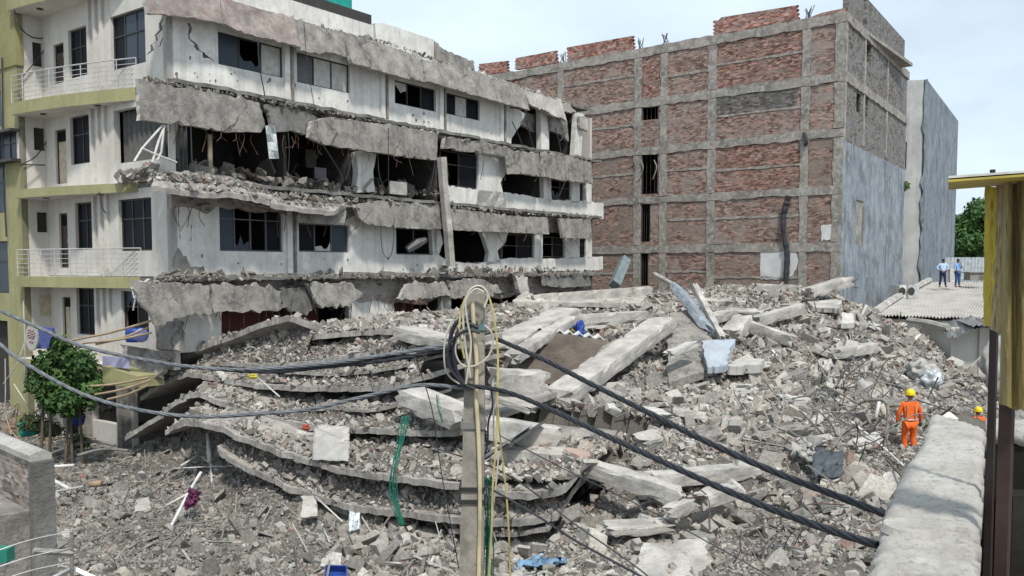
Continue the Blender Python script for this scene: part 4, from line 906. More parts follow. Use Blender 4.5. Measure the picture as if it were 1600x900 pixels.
# debris on the torn ledges of the building
def ledge_debris(pl, x0, x1, f, off0, off1, n, lo=.08, hi=.4, spread=.14, **kw):
    P = []
    for _ in range(n):
        x = random.uniform(x0, x1); o = random.uniform(off0, off1); p = pl.P(x, f(x), o); p.z += random.uniform(-.03, spread) * (1 - abs(o - (off0 + off1) / 2) / (off1 - off0)); P.append(tuple(p))
    P = np.array(P); rub.add(P, sizes(n, lo, hi, 1.8), **kw)
ledge_debris(A, 232, 560, lambda x: float(np.interp(x, [232, 300, 360, 440, 560], [282, 284, 292, 310, 318])), .0, .8, 1300, lo=.06, hi=.34, spread=.30, redness=.06, tone=.85)
ledge_debris(A, 262, 560, lambda x: float(np.interp(x, [232, 300, 360, 440, 560], [286, 292, 298, 316, 324])), .7, 1.25, 260, lo=.06, hi=.3, spread=.05, redness=.03, tone=.95)
ledge_debris(Wg, 185, 245, lambda x: float(np.interp(x, [185, 245], [284, 268])), -.2, .5, 240, spread=.3, redness=.12, tone=.85)
ledge_debris(A, 560, 925, lambda x: float(np.interp(x, [560, 700, 925], [314, 324, 342])), .0, .7, 900, spread=.16, redness=.04, tone=.75)
ledge_debris(A, 225, 690, lambda x: float(np.interp(x, [225, 690], [124, 208])), .0, .6, 900, lo=.05, hi=.22, spread=.09, redness=.02, tone=.6)
ledge_debris(A, 690, 925, lambda x: float(np.interp(x, [690, 925], [214, 254])), .0, .6, 260, lo=.05, hi=.25, spread=.12, redness=.02, tone=.7)
ledge_debris(A, 240, 925, lambda x: float(np.interp(x, [240, 925], [439, 429])), .0, .75, 1900, lo=.05, hi=.3, spread=.16, redness=.03, tone=.68)
ledge_debris(A, 540, 700, lambda x: float(np.interp(x, [540, 700], [298, 306])), -1.5, .0, 260, spread=.2, tone=.7)
ledge_debris(A, 300, 680, lambda x: float(np.interp(x, [300, 560, 680], [272, 298, 304])), -2.5, .1, 90, lo=.4, hi=1.1, spread=.5, tone=.6, only=(11, 12, 13))
ledge_debris(A, 240, 900, lambda x: float(np.interp(x, [240, 900], [432, 426])), .0, .7, 60, lo=.3, hi=.7, spread=.2, tone=.8, only=(11, 12, 13))
ledge_debris(A, 300, 560, lambda x: float(np.interp(x, [300, 560], [276, 302])), -2.5, .1, 600, lo=.08, hi=.5, spread=.4, tone=.7)
ledge_debris(A, 690, 900, lambda x: float(np.interp(x, [690, 900], [420, 424])), -1, .2, 300, spread=.3, tone=.8)
ledge_debris(A, 350, 900, lambda x: float(np.interp(x, [350, 600, 900], [14, 66, 166])), -.3, .3, 520, lo=.05, hi=.24, spread=.08, redness=.02, tone=.7)
Pp = np.stack([rng.uniform(-19.5, -14.5, 500), rng.uniform(31.5, 34, 500), rng.uniform(.9, 1.25, 500)], 1); rub.add(Pp, sizes(500, .07, .35, 1.8), tone=.9)
# mesh of the heap: base coloured dark as shade in the gaps, and every loose piece
V = np.concatenate([np.stack([XX.ravel(), YY.ravel(), ZZ.ravel()], 1)] + [np.array(base.v)] + rub.V)
nr, nc = XX.shape; idx = np.arange(nr * nc).reshape(nr, nc)
q = np.stack([idx[:-1, :-1].ravel(), idx[:-1, 1:].ravel(), idx[1:, 1:].ravel(), idx[1:, :-1].ravel()], 1)
cxy = V[q].mean(1); inA = ((cxy[:, 0] - A.o.x) * A.n.x + (cxy[:, 1] - A.o.y) * A.n.y < -1.0) & ((cxy[:, 0] - Wg.o.x) * Wg.n.x + (cxy[:, 1] - Wg.o.y) * Wg.n.y < -.5)
q = q[~inA]
T1_ = np.concatenate([q[:, [0, 1, 2]], q[:, [0, 2, 3]]]); b0 = nr * nc
bq = np.array(base.f) + b0; T2_ = np.concatenate([bq[:, [0, 1, 2]], bq[:, [0, 2, 3]]]); b1 = b0 + len(base.v)
T3_ = np.concatenate(rub.F) + b1; T = np.concatenate([T1_, T2_, T3_]).astype(np.int32)
colr = np.ones((len(V), 4), np.float32); nb = b1; colr[:nb, :3] = (.12, .109, .095)
tone0 = 1 + fbm(V[:nb, 0], V[:nb, 1], 1.3, 4, 77) * .7; colr[:nb, :3] *= tone0[:, None]; colr[nb:, :3] = np.concatenate(rub.C)
me = bpy.data.meshes.new('rubble_heap'); me.vertices.add(len(V)); me.vertices.foreach_set('co', V.astype(np.float32).ravel())
me.loops.add(len(T) * 3); me.loops.foreach_set('vertex_index', T.ravel()); me.polygons.add(len(T)); me.polygons.foreach_set('loop_start', np.arange(len(T), dtype=np.int32) * 3)
ca = me.color_attributes.new('Col', 'FLOAT_COLOR', 'POINT'); ca.data.foreach_set('color', colr.ravel())
me.update(calc_edges=True); me.shade_flat()
M_rub, nt, b = new_mat('rubble'); at = nt.nodes.new('ShaderNodeAttribute'); at.attribute_name = 'Col'
v = mapped_pos(nt); nn = noise_node(nt, v, 14, 4, .7); n2 = noise_node(nt, v, .5, 4, .6)
c = mix(nt, at.outputs['Color'], ramp(nt, nn, [(.3, .62), (.7, 1.25)]), 1.0, 'MULTIPLY'); c = mix(nt, c, ramp(nt, n2, [(.3, .82), (.7, 1.15)]), 1.0, 'MULTIPLY')
nt.links.new(c, b.inputs['Base Color']); bump(nt, b, nn, .5, .02); b.inputs['Roughness'].default_value = .95
me.materials.append(M_rub); heap = bpy.data.objects.new('rubble_heap', me); col.objects.link(heap)
tag(heap, 'heap of broken concrete, bricks and dust from the collapsed building', 'rubble', kind='stuff')
print('rubble tris', len(T))

# ================================================================== large broken pieces
def rough_mesh(pts8, nx, mats, name, amp=.03, jag_end=.12, chips=.0):
    """hexahedron given by start rectangle (4) and end rectangle (4), subdivided with uneven arrises and ragged ends"""
    a = [Vector(p) for p in pts8[:4]]; b_ = [Vector(p) for p in pts8[4:]]; mb = MB(); ring = 16; k = len(mb.v)
    def sec(t):
        out = []; R = [a[i].lerp(b_[i], t) for i in range(4)]; c_ = sum(R, Vector()) / 4
        for i in range(4):
            for s in range(4):
                p = R[i].lerp(R[(i + 1) % 4], s / 4); 
                if s == 0: p = p.lerp(c_, .03 + (.16 if random.random() < .13 else .0))
                out.append(p + Vector((noise.noise(p * 3.1), noise.noise(p * 3.1 + Vector((9, 0, 0))), noise.noise(p * 3.1 + Vector((0, 9, 0))))) * amp * .45 + Vector([random.uniform(-amp, amp) * .25 for _ in range(3)]))
        return out
    ax = (sum(b_, Vector()) - sum(a, Vector())).normalized()
    V_ = []
    for i in range(nx + 1):
        r = sec(i / nx)
        if i in (0, nx): r = [p + ax * random.uniform(-jag_end, jag_end) for p in r]
        V_ += r
    F_ = []
    for i in range(nx):
        for j in range(ring): F_.append((i * ring + j, i * ring + (j + 1) % ring, (i + 1) * ring + (j + 1) % ring, (i + 1) * ring + j))
    for base_, e in ((0, 0), (nx * ring, 1)):
        c_ = sum((V_[base_ + j] for j in range(ring)), Vector()) / ring; V_.append(c_ + ax * (jag_end * random.uniform(-.6, .6))); ci = len(V_) - 1
        for j in range(ring): F_.append((base_ + j, base_ + (j + 1) % ring, ci))
    mb.add(V_, F_); return mb.build(name, mats)
def beam(p, q, w, h, label, cat='concrete beam', mat=None, name='concrete_beam', roll=0.0, group=None, bars=0, taper=1.0, amp=.035):
    p, q = Vector(p), Vector(q); ax = (q - p).normalized(); s = ax.cross(Vector((0, 0, 1))).normalized(); u = s.cross(ax)
    s, u = s * math.cos(roll) + u * math.sin(roll), u * math.cos(roll) - s * math.sin(roll)
    R = lambda c_, k: [c_ + s * w / 2 * k + u * h / 2 * k, c_ - s * w / 2 * k + u * h / 2 * k, c_ - s * w / 2 * k - u * h / 2 * k, c_ + s * w / 2 * k - u * h / 2 * k]
    o = rough_mesh(R(p, 1) + R(q, taper), max(5, int((q - p).length / .25)), mat or M_conc_l, name, amp)
    tag(o, label, cat, group)
    if bars:
        for k in range(bars):
            st = q + s * random.uniform(-w, w) * .4 + u * random.uniform(-h, h) * .4; b2 = MB()
            b2.tube(catmull([st - ax * .3, st + ax * .2, st + ax * random.uniform(.35, .6) + Vector([random.uniform(-.2, .2) for _ in range(3)]), st + ax * random.uniform(.5, .9) + Vector([random.uniform(-.4, .4) for _ in range(3)])], 4), .014, 4); b2.build('reinforcing_bar', M_rust, o)
    return o
def plate(pix, thick, label, mat=None, name='concrete_slab', cat='concrete slab', down=(0, 0, -1), jag=.06, group=None, amp=.03, n=14):
    """flat broken plate from 4 measured corners (px, py, depth): near-left, near-right, far-right, far-left"""
    c_ = [At(*p) for p in pix]; G = []; jag = min(jag, .035 * (c_[0] - c_[2]).length); n = int(min(14, max(5, (c_[0] - c_[2]).length / .2)))
    for i in range(n + 1):
        row = []
        for j in range(n + 1):
            p_ = (c_[0].lerp(c_[1], j / n)).lerp(c_[3].lerp(c_[2], j / n), i / n)
            ed = i in (0, n) or j in (0, n); p_ = p_ + Vector((random.uniform(-jag, jag), random.uniform(-jag, jag), random.uniform(-jag, jag) * .3)) * (1 if ed else 0) + Vector((0, 0, amp * noise.noise(p_ * 2)))
            row.append(p_)
        G.append(row)
    mb = MB(); mb.sheet(G, thick, down=Vector(down)); o = mb.build(name, mat or M_conc_l); return tag(o, label, cat, group)
GB = 'large beams and slabs thrown over the heap'
beam(At(872, 622, 24.5), At(1036, 505, 31), .95, .45, 'long thick beam with ribbed top running diagonally up the middle of the heap', group=GB, bars=3)
beam(At(770, 545, 27.5), At(885, 487, 32), 1.15, .3, 'wide cracked slab strip left of the blue cloth', 'concrete slab', name='concrete_slab', group=GB)
beam(At(800, 560, 26), At(890, 500, 30.5), .5, .3, 'pale beam alongside the wide cracked strip by the hollow', group=GB)
beam(At(886, 502, 31.5), At(1008, 494, 33.5), .5, .42, 'short level beam roofing the dark hollow with the blue cloth', group=GB)
beam(At(872, 466, 41), At(1014, 455, 44), .5, .5, 'long straight beam lying in front of the corner of the white building', group=GB)
beam(At(830, 468, 40), At(870, 464, 41), .5, .4, 'short grey beam stub at the left end of the long straight beam', group=GB)
plate([(810, 472, 39), (1000, 474, 40.5), (1010, 462, 43.5), (870, 464, 43)], .2, 'thin pale slab beneath the long straight beam', group=GB)
plate([(768, 598, 26.4), (893, 600, 25.9), (945, 535, 28), (838, 517, 28.8)], .2, 'dark brown slab underside tilted up in the hollow below the blue cloth', concrete('formwork_brown', (.10, .082, .066), .6, 1.4, sc=1.2), down=(.1, .8, .3), group=GB)
mb = MB(); G = []
for i in range(3):
    G.append([At(836 + (945 - 836) * j / 14, 514 + 16 * j / 14, 28.9 - .7 * j / 14) + Vector((0, .35 * i, (.13 if j % 2 else 0) - .02)) for j in range(15)])
mb.sheet(G, .05); tag(mb.build('corrugated_strip', M_wpatch), 'zigzag white strip along the top of the dark brown slab', 'roof sheet')
beam(At(1057, 450, 34.5), At(1112, 520, 31), .75, .3, 'blue grey painted column leaning upright in the middle of the heap', 'column', M_render, 'broken_column', group=GB, roll=.6)
beam(At(1085, 448, 34.2), At(1128, 530, 30.6), .22, .3, 'narrow pale edge strip beside the leaning blue grey column', 'column', M_conc_l, 'broken_column', group=GB)
M_wblk = concrete('whitish_concrete', (.44, .43, .40), .75, 1.15, sc=2.5, bstr=.7, bdist=.02)
M_bluep = concrete('pale_blue_paint', (.34, .375, .42), .8, 1.1, sc=2, bstr=.3, bdist=.01)
plate([(1108, 573, 27.5), (1134, 572, 27.5), (1146, 530, 29), (1096, 532, 29)], .2, 'pale blue painted wall piece at the foot of the leaning column', M_bluep, 'wall_piece', 'wall piece', group=GB)
plate([(1042, 600, 27), (1112, 575, 28), (1100, 480, 33), (1042, 490, 33)], .25, 'rough brown grey wall sheet tilted beside the diagonal beam', M_conc, 'wall_piece', 'wall piece', group=GB)
beam(At(1045, 553, 27.5), At(1082, 538, 28.2), .35, .2, 'small cream block lying by the foot of the pale blue wall piece', 'concrete block', M_wblk, 'concrete_block')
beam(At(1178, 503, 35), At(1252, 482, 36.5), .5, .42, 'pale beam pointing up to the right near the brick building', group=GB)
beam(At(1168, 508, 34.4), At(1238, 533, 33), .4, .4, 'grey beam crossing below the pale beam near the brick building', group=GB)
beam(At(1140, 525, 33), At(1162, 500, 34.5), .75, .45, 'stubby thick beam end between the crossed beams', group=GB)
beam(At(1262, 458, 40), At(1322, 440, 40.5), .9, .45, 'tilted slab block on the crest against the blue grey wall', 'concrete slab', name='concrete_slab', group=GB, bars=4)
beam(At(1178, 449, 43), At(1245, 452, 43), .4, .4, 'grey beam on the crest below the white patch on the brick wall', group=GB)
plate([(1080, 470, 42), (1165, 472, 41), (1170, 455, 45), (1075, 455, 46)], .15, 'broad pale plate on the crest in front of the brick wall', group=GB)
beam(At(1112, 500, 36), At(1144, 488, 37.5), .5, .35, 'short beam right of the leaning column', group=GB)
beam(At(1302, 553, 31), At(1364, 543, 32.5), .5, .35, 'flat grey beam halfway down the right slope', group=GB)
plate([(1135, 572, 28.3), (1190, 570, 28.3), (1192, 560, 29.5), (1150, 562, 29.5)], .28, 'pale flat block with a cut face under the crossed beams', M_wblk, 'concrete_block', 'concrete block')
plate([(1315, 505, 35), (1334, 505, 35), (1334, 490, 35.6), (1315, 488, 35.6)], .2, 'small square white block on the right slope', M_wblk, 'concrete_block', 'concrete block')
plate([(1270, 480, 38), (1312, 482, 37), (1315, 468, 39.5), (1262, 470, 40)], .2, 'pale plate just under the tilted block on the crest', group=GB)
# front edge of the heap
beam(At(905, 725, 19.4), At(1062, 776, 18.0), .42, .36, 'long pale beam sloping down to the right at the front of the heap', group=GB, bars=2)
M_peach = concrete('peach_paint_patch', (.36, .265, .225), .8, 1.1, sc=3, bstr=.4)
beam(At(888, 716, 19.6), At(922, 730, 19.3), .5, .5, 'blunt end of a beam with a peach painted patch', 'concrete block', M_peach, 'concrete_block')
beam(At(1012, 750, 19.2), At(1192, 734, 20.2), .5, .32, 'long pale beam lying level at the front right of the heap', group=GB)
beam(At(1090, 783, 18), At(1142, 766, 18.3), .5, .28, 'short pale block propped under the level beam', 'concrete block', name='concrete_block')
beam(At(1042, 800, 17.6), At(1084, 788, 17.8), .3, .25, 'small pale block at the tip of the sloping beam', 'concrete block', name='concrete_block')
plate([(990, 905, 15.3), (1112, 900, 15.5), (1104, 838, 16.6), (1000, 850, 16.8)], .16, 'large flat square slab lying in the foreground', group=GB)
beam(At(948, 826, 17.6), At(1042, 822, 17.8), .6, .2, 'slab edge with a peach patch in the cliff face below the sloping beam', 'concrete slab', name='concrete_slab', group=GB)
beam(At(765, 668, 20.5), At(872, 684, 20.6), .7, .5, 'thick white topped beam just right of the pole', group=GB, mat=M_conc_l)
beam(At(768, 590, 22.3), At(848, 594, 22.8), .7, .5, 'squarish pale block right of the pole under the cables', 'concrete block', name='concrete_block')
beam(At(640, 620, 22.4), At(728, 655, 21.0), .85, .5, 'thick ribbed beam sloping down behind the left of the pole', group=GB)
beam(At(752, 612, 22.6), At(830, 640, 21.8), .5, .18, 'thin plate under the squarish block by the pole', 'concrete slab', name='concrete_slab', group=GB)
plate([(770, 700, 20), (890, 712, 19.6), (880, 694, 20.6), (790, 682, 20.9)], .25, 'grey slab with rubble beneath the thick white topped beam', group=GB)
beam(At(628, 518, 24.5), At(702, 537, 23.4), .8, .35, 'long whitish beam lying behind the pole on the left', group=GB)
beam(At(318, 505, 29), At(455, 500, 29), .3, .2, 'thin slab edge against the ground floor of the white building', 'concrete slab', name='concrete_slab', group=GB) if False else None
plate([(205, 592, 27.6), (246, 590, 27), (268, 552, 27.2), (190, 538, 28)], .2, 'large grey slab hanging off the corner of the white building', M_conc, down=(.3, .8, -.3), group=GB)
plate([(246, 545, 27.2), (282, 548, 27.0), (282, 500, 27.4), (240, 506, 27.4)], .2, 'cracked slab piece just below the torn corner ledge', M_conc, down=(.3, .8, -.3), group=GB)
plate([(820, 455, 41), (860, 470, 39.5), (850, 480, 39), (800, 470, 40)], .15, 'small plate on the heap at the foot of the white building', group=GB)
# smaller slabs at the foot of the stack, each of its own
specs = [((470, 808, 20.6), (496, 806, 20.6), (490, 774, 21.6), (472, 776, 21.6)), ((380, 780, 22.6), (408, 778, 22.6), (404, 752, 23.4), (388, 760, 23.4)), ((210, 800, 22), (236, 796, 22.2), (232, 776, 22.8), (214, 780, 22.8)), ((330, 740, 24.5), (352, 742, 24.5), (350, 722, 25), (334, 724, 25)),
         ((620, 860, 18.6), (645, 862, 18.4), (640, 830, 19), (622, 836, 19)), ((545, 858, 18.6), (575, 860, 18.6), (578, 838, 19.2), (556, 836, 19.2)), ((200, 880, 18.4), (222, 882, 18.4), (222, 862, 19), (204, 862, 19))]
labs = ['upright grey slab offcut under the bowed stack, nearest the white pipe', 'tilted grey plate in the rubble beside the maroon rag', 'flat dusty plate in the open rubble left of the stack', 'small plate under the left end of the stack', 'broken plank of concrete below the green net', 'split slab piece left of the green net foot', 'dusty plate near the lower left of the rubble']
for s_, l in zip(specs, labs): plate(s_, .1, l, name='concrete_slab', down=(.1, .6, -.6))
for i in range(34):   # blocks picked out of the heap, too alike to tell apart
    px = random.choice([random.uniform(880, 1320), random.uniform(880, 1450)]); py = random.uniform(500, 700)
    d = float(np.interp(py, [480, 540, 600, 660, 720], [41, 34, 28, 23, 19.6])); x, y = At(px, py, d).x, d
    z = float(height(np.array([x]), np.array([y]))[0]); a = random.uniform(0, 6.28); L = random.uniform(.25, .65)
    beam((x - math.cos(a) * L, y - math.sin(a) * L, z + random.uniform(.0, .3)), (x + math.cos(a) * L, y + math.sin(a) * L, z + random.uniform(.0, .3)), random.uniform(.3, .6), random.uniform(.15, .3), 'broken concrete block half buried in the heap of rubble', 'concrete block', random.choice([M_conc_l, M_conc_l, M_conc, M_wblk]), 'concrete_block', random.uniform(-.6, .6), 'concrete blocks half buried in the heap', amp=.05)
# ================================================================== utility pole
pole_pos = At(741, 700, 9.0); PX, PY = pole_pos.x, 9.0
ptop = At(744, 458, 9.0); M_pole = concrete('pole_concrete', (.29, .265, .225), .6, 1.25, sc=5, bstr=.8, bdist=.012, streak=.5)
pole = empty('utility_pole', (At(738, 900, 9).x - .02, 9, 0), 'square grey concrete pole carrying coils of cable in the foreground', 'pole')
mb = MB(); zt = ptop.z; xb = At(737, 900, 9).x; zb = At(737, 900, 9).z; sl = (ptop.x - xb) / (zt - zb)
bot = Vector((xb - sl * zb, 9, 0)); tp = Vector((ptop.x, 9, zt))
def sq(c, h): return [c + Vector((a * h, b_ * h, 0)) for a, b_ in ((-1, -1), (1, -1), (1, 1), (-1, 1))]
secs = [sq(bot.lerp(tp, t / 12), .165 + (.092 - .165) * t / 12 + random.uniform(-.002, .002)) for t in range(13)]
mb.add([p for q_ in secs for p in q_], [(4 * k + a, 4 * k + (a + 1) % 4, 4 * k + 4 + (a + 1) % 4, 4 * k + 4 + a) for k in range(12) for a in range(4)] + [(0, 1, 2, 3), (48, 49, 50, 51)])
po = mb.build('shaft', M_pole, pole)
yo = .14
def polepath(pts, d, r, name, mat, parent=None, sides=6, n=6):
    mb = MB(); mb.tube(catmull([At(x, y, d + (dd if dd else 0)) for x, y, dd in [(p + (0,))[:3] for p in pts]], n), r, sides); return mb.build(name, mat, parent)
M_ivory = plain('ivory_hose', (.50, .43, .28), .5); M_cablew = plain('white_cable', (.44, .41, .34), .5); M_cabley = plain('yellow_cable', (.42, .36, .15), .5); M_blk = plain('black_cable', (.022, .024, .03), .45, var=.4, sc=20)
polepath([(738, 470), (741, 520), (745, 570), (744, 620), (748, 690), (750, 780), (748, 905)], 8.84, .022, 'strapped_hose', M_ivory, pole, 8)
for y, c_ in ((510, (.12, .20, .21)), (760, (.03, .03, .03)), (779, (.03, .03, .03)), (662, (.16, .155, .15))):
    a_ = At(743 - (y - 458) * .015, y, 9); w = .094 + (y - 458) * .00011; mb = MB(); r_ = w * 1.0 + .012
    h_ = .035 if y in (510, 662) else .02; mb.obox(a_, (r_, 0, 0), (0, r_, 0), (0, 0, h_)); mb.build('strap', plain('strap_metal', c_, .5), pole)
# loops of cable over its top
loops = [([(726, 560), (718, 520), (722, 480), (735, 455), (752, 450), (766, 470), (775, 520), (778, 560), (777, 620)], 8.8, .012, M_cabley, 'yellow cable arching over the pole top and hanging on its right', 9),
         ([(735, 590), (727, 540), (724, 490), (733, 455), (750, 447), (762, 460), (757, 480)], 8.78, .012, M_cablew, 'ivory cable hooked over the pole top, outermost loop', 9),
         ([(728, 600), (736, 540), (730, 500), (728, 470), (742, 452), (756, 456)], 8.74, .011, M_cablew, 'ivory cable hooked over the pole top, inner loop', 9),
         ([(757, 508), (768, 520), (770, 540), (760, 560), (740, 572), (722, 570), (712, 552), (714, 530), (724, 512)], 8.8, .010, M_cablew, 'white cable loop round the pole below its clamp', 9),
         ([(706, 500), (696, 530), (694, 560), (700, 585), (718, 600), (730, 602)], 8.82, .010, M_cablew, 'white cable drooping in a long loop left of the pole', 9),
         ([(777, 600), (776, 680), (770, 760), (768, 830), (764, 905)], 8.8, .012, M_cabley, 'yellow cord hanging straight down right of the pole', 9),
         ([(774, 600), (771, 680), (778, 720), (770, 800), (762, 905)], 8.9, .010, M_cablew, 'ivory cord hanging beside the yellow cord', 9),
         ([(778, 640), (783, 700), (790, 760), (795, 830), (797, 905)], 8.9, .010, M_cabley, 'yellow cord drifting away to the right of the pole foot', 9)]
for pts, d, r, m, l, _ in loops: tag(polepath(pts, d, r, 'hanging_cable', m), l, 'cable', 'cables looped over the pole')
for i, (pts, r) in enumerate([([(746, 506), (728, 498), (712, 506), (704, 528), (704, 555), (712, 582), (726, 600), (744, 606)], .022), ([(748, 512), (730, 506), (716, 518), (709, 545), (712, 575), (722, 594), (740, 605)], .020), ([(750, 520), (730, 516), (708, 530), (699, 552), (704, 576), (722, 598), (742, 608)], .016)]):
    tag(polepath(pts, 8.86 - .05 * i, r, 'black_cable_coil', M_blk, None, 8), ['thick black cable curling down the left side of the pole', 'black cable just inside the thickest coil left of the pole', 'thin black cable bulging left of the pole'][i], 'cable', 'black cables coiled at the pole')
polepath([(765, 600), (770, 630), (763, 660), (762, 690), (758, 710)], 8.9, .012, 'hanging_cable', M_blk, None).update_tag()
tag(bpy.data.objects['hanging_cable.%03d' % (len(loops))] if ('hanging_cable.%03d' % len(loops)) in bpy.data.objects else col.objects[-1], 'thin black cable dangling right beside the pole shaft', 'cable', 'cables looped over the pole')
def twisted(pts, r, label, strands=4, pitch=.55, m=M_blk, n=34):
    r = r * .60
    P = catmull([At(*p) for p in pts], n); mb = MB(); s = 0; ph = []
    for i, p in enumerate(P): 
        if i: s += (p - P[i - 1]).length
        ph.append(s / pitch * 2 * math.pi)
    for k in range(strands):
        Q = []
        for i, p in enumerate(P):
            t = (P[min(i + 1, len(P) - 1)] - P[max(i - 1, 0)]).normalized(); a_ = t.cross(Vector((0, 0, 1))).normalized(); b_ = t.cross(a_); th = ph[i] + k * 2 * math.pi / strands
            Q.append(p + (a_ * math.cos(th) + b_ * math.sin(th)) * r * .6)
        mb.tube(Q, r * .58, 6)
    return tag(mb.build('power_cable', m, smooth=True), label, 'cable', 'twisted overhead cables')
M_gcable = plain('dusty_grey_cable', (.13, .14, .15), .6, var=.35, sc=14)
twisted([(-20, 476, 9.5), (60, 512, 9.4), (130, 541, 9.3), (230, 563, 9.2), (330, 576, 9.1), (420, 576, 9.0), (520, 567, 8.9), (600, 555, 8.9), (700, 539, 8.86)], .030, 'upper twisted cable coming to the pole from the left edge', m=M_gcable)
twisted([(300, 574, 9.15), (420, 581, 9.0), (520, 572, 8.95), (610, 562, 8.9), (715, 543, 8.9)], .03, 'second strand lying along the upper left cable up to the pole')
twisted([(-20, 522, 9.3), (40, 568, 9.2), (130, 616, 9.1), (220, 641, 9.0), (310, 651, 8.95), (400, 647, 8.9), (480, 640, 8.9), (560, 622, 8.86), (640, 604, 8.86), (680, 602, 8.86), (735, 608, 8.84)], .030, 'lower twisted cable sagging deep from the left edge to the pole', m=M_gcable)
twisted([(775, 529, 8.9), (850, 562, 8.2), (920, 598, 7.6), (1000, 638, 7.0), (1100, 688, 6.3), (1200, 733, 5.8), (1300, 772, 5.3), (1384, 804, 4.95)], .034, 'upper thick black cable running from the pole down to the wall on the right')
twisted([(715, 600, 8.84), (790, 612, 8.6), (860, 640, 8.0), (920, 668, 7.4), (1000, 705, 6.7), (1100, 751, 6.0), (1200, 793, 5.4), (1290, 826, 4.9), (1372, 852, 4.5)], .034, 'lower thick black cable running from the pole down to the wall on the right')
def thinw(pts, r, label, m=M_wire, name='thin_wire'): mb = MB(); mb.tube(catmull([At(*p) for p in pts], 8), r, 5); return tag(mb.build(name, m), label, 'wire')
thinw([(680, 700, 9.2), (790, 740, 9), (900, 820, 8.4), (1000, 890, 8), (1040, 930, 7.8)], .008, 'thin dark wire crossing low to the right of the pole')
thinw([(760, 760, 8.9), (830, 800, 8.4), (900, 845, 8), (1010, 905, 7.4)], .012, 'dark wire sloping to the bottom edge right of the pole')
thinw([(780, 680, 8.9), (900, 742, 9), (1000, 790, 8.6), (1130, 860, 8), (1220, 910, 7.8)], .006, 'faint wire running under the sloping beam')
thinw([(650, 560, 9.2), (675, 640, 9.2), (690, 740, 9.2), (720, 905, 9.2)], .006, 'faint wire hanging left of the pole')
M_net = plain('green_net', (.012, .13, .09), .8, var=.5, sc=30)
def netstrip(pts, w, label):
    ob = MB()
    for k in range(9):
        o = (k - 4) * w / 9; ob.tube(catmull([At(x + random.uniform(-1, 1), y, d) + Vector((o * (1 + .5 * math.sin(i * 1.7 + k)), random.uniform(-.02, .02), 0)) for i, (x, y, d) in enumerate(pts)], 5), w / 17, 5)
    return tag(ob.build('green_net', M_net, smooth=True), label, 'green net')
netstrip([(634, 650, 18.2), (630, 675, 18.1), (622, 705, 18), (615, 735, 17.9), (614, 765, 17.9), (620, 792, 17.8), (630, 822, 17.7)], .15, 'bunched green netting hanging over the slab edges left of the pole')
netstrip([(756, 742, 9.1), (765, 765, 9.12), (764, 800, 9.12), (762, 850, 9.12), (760, 910, 9.12)], .11, 'dark green netting hanging down behind the pole')
netstrip([(683, 616, 20.6), (685, 635, 20.5), (692, 660, 20.4)], .06, 'thin wisp of green netting on the ribbed beam')

# ================================================================== right foreground: wall, posts, yellow sheet
M_wallc = concrete('worn_wall_top', (.40, .385, .36), .55, 1.35, tint=(.50, .49, .48), sc=4.5, bstr=1.0, bdist=.03)
def walltop():
    m, nt, b = new_mat('flaking_wall_top'); v = mapped_pos(nt); vy = mapped_pos(nt, (1, 1.25, 1))
    a = noise_node(nt, vy, 1.6, 10, .8); b2 = noise_node(nt, vy, 16, 9, .8); c2 = noise_node(nt, v, 42, 4, .7)
    c = mix(nt, (.28, .262, .235), (.42, .405, .375), ramp(nt, a, [(.38, 0), (.6, 1)])); c = mix(nt, c, (.14, .128, .11), ramp(nt, b2, [(.54, 0), (.64, .75)])); c = mix(nt, c, (.10, .09, .08), ramp(nt, c2, [(.58, 0), (.72, .7)]))
    nt.links.new(c, b.inputs['Base Color']); bump(nt, b, mix(nt, b2, c2, .6), .8, .012); return m
M_wallc = walltop()
M_wallb = brick_mat('old_wall_brick', (.3, .95), (.22, .12, .09), (.28, .17, .13), (.25, .23, .2), .5)
wz = 4.95; LN = [Onz(x, y, wz) for x, y in ((1338, 960), (1355, 897), (1372, 850), (1378, 806), (1398, 760), (1418, 720), (1440, 690), (1455, 645))]
RN = [Onz(x, y, wz) for x, y in ((1527, 960), (1528, 897), (1529, 850), (1531, 806), (1534, 760), (1536, 720), (1537, 690), (1539, 668))]
def resample_line(P, n):
    L = [0]
    for a, b in zip(P, P[1:]): L.append(L[-1] + (b - a).length)
    out = []
    for i in range(n):
        s = L[-1] * i / (n - 1); k = min(max(j for j in range(len(L)) if L[j] <= s + 1e-9), len(P) - 2); out.append(P[k].lerp(P[k + 1], (s - L[k]) / max(1e-6, L[k + 1] - L[k])))
    return out
fw_ = empty('boundary_wall', (LN[3].x + .2, LN[3].y, 0), 'old wall with a worn pale cement top running away at the lower right', 'wall')
NW = 150; a_, b_ = resample_line(LN, NW), resample_line(RN, NW); G = []
for i in range(NW):
    row = []
    for j in range(28):
        p = a_[i].lerp(b_[i], j / 27); e = min(j, 27 - j) / 27
        p = p + Vector((0, 0, .014 * noise.noise(p * 2.0) + .006 * noise.noise(p * 9) + .011 * noise.noise(p * 37) + (random.uniform(-.012, 0) if random.random() < .2 else 0) - (.035 * (1 - min(1, e * 8)) ** 2)))
        if j in (0, 27): p += Vector((.03 * noise.noise(Vector((0, i * .3, j))) + random.uniform(-.008, .008), 0, 0))
        row.append(p)
    G.append(row)
mb = MB(); mb.sheet(G, .12); mb.build('wall_top', M_wallc, fw_, smooth=True)
mb = MB(); P = [p + Vector((0, 0, -.13)) for p in a_[::10]]; Q = [p + Vector((-.03, 0, -.13)) for p in b_[::10]]
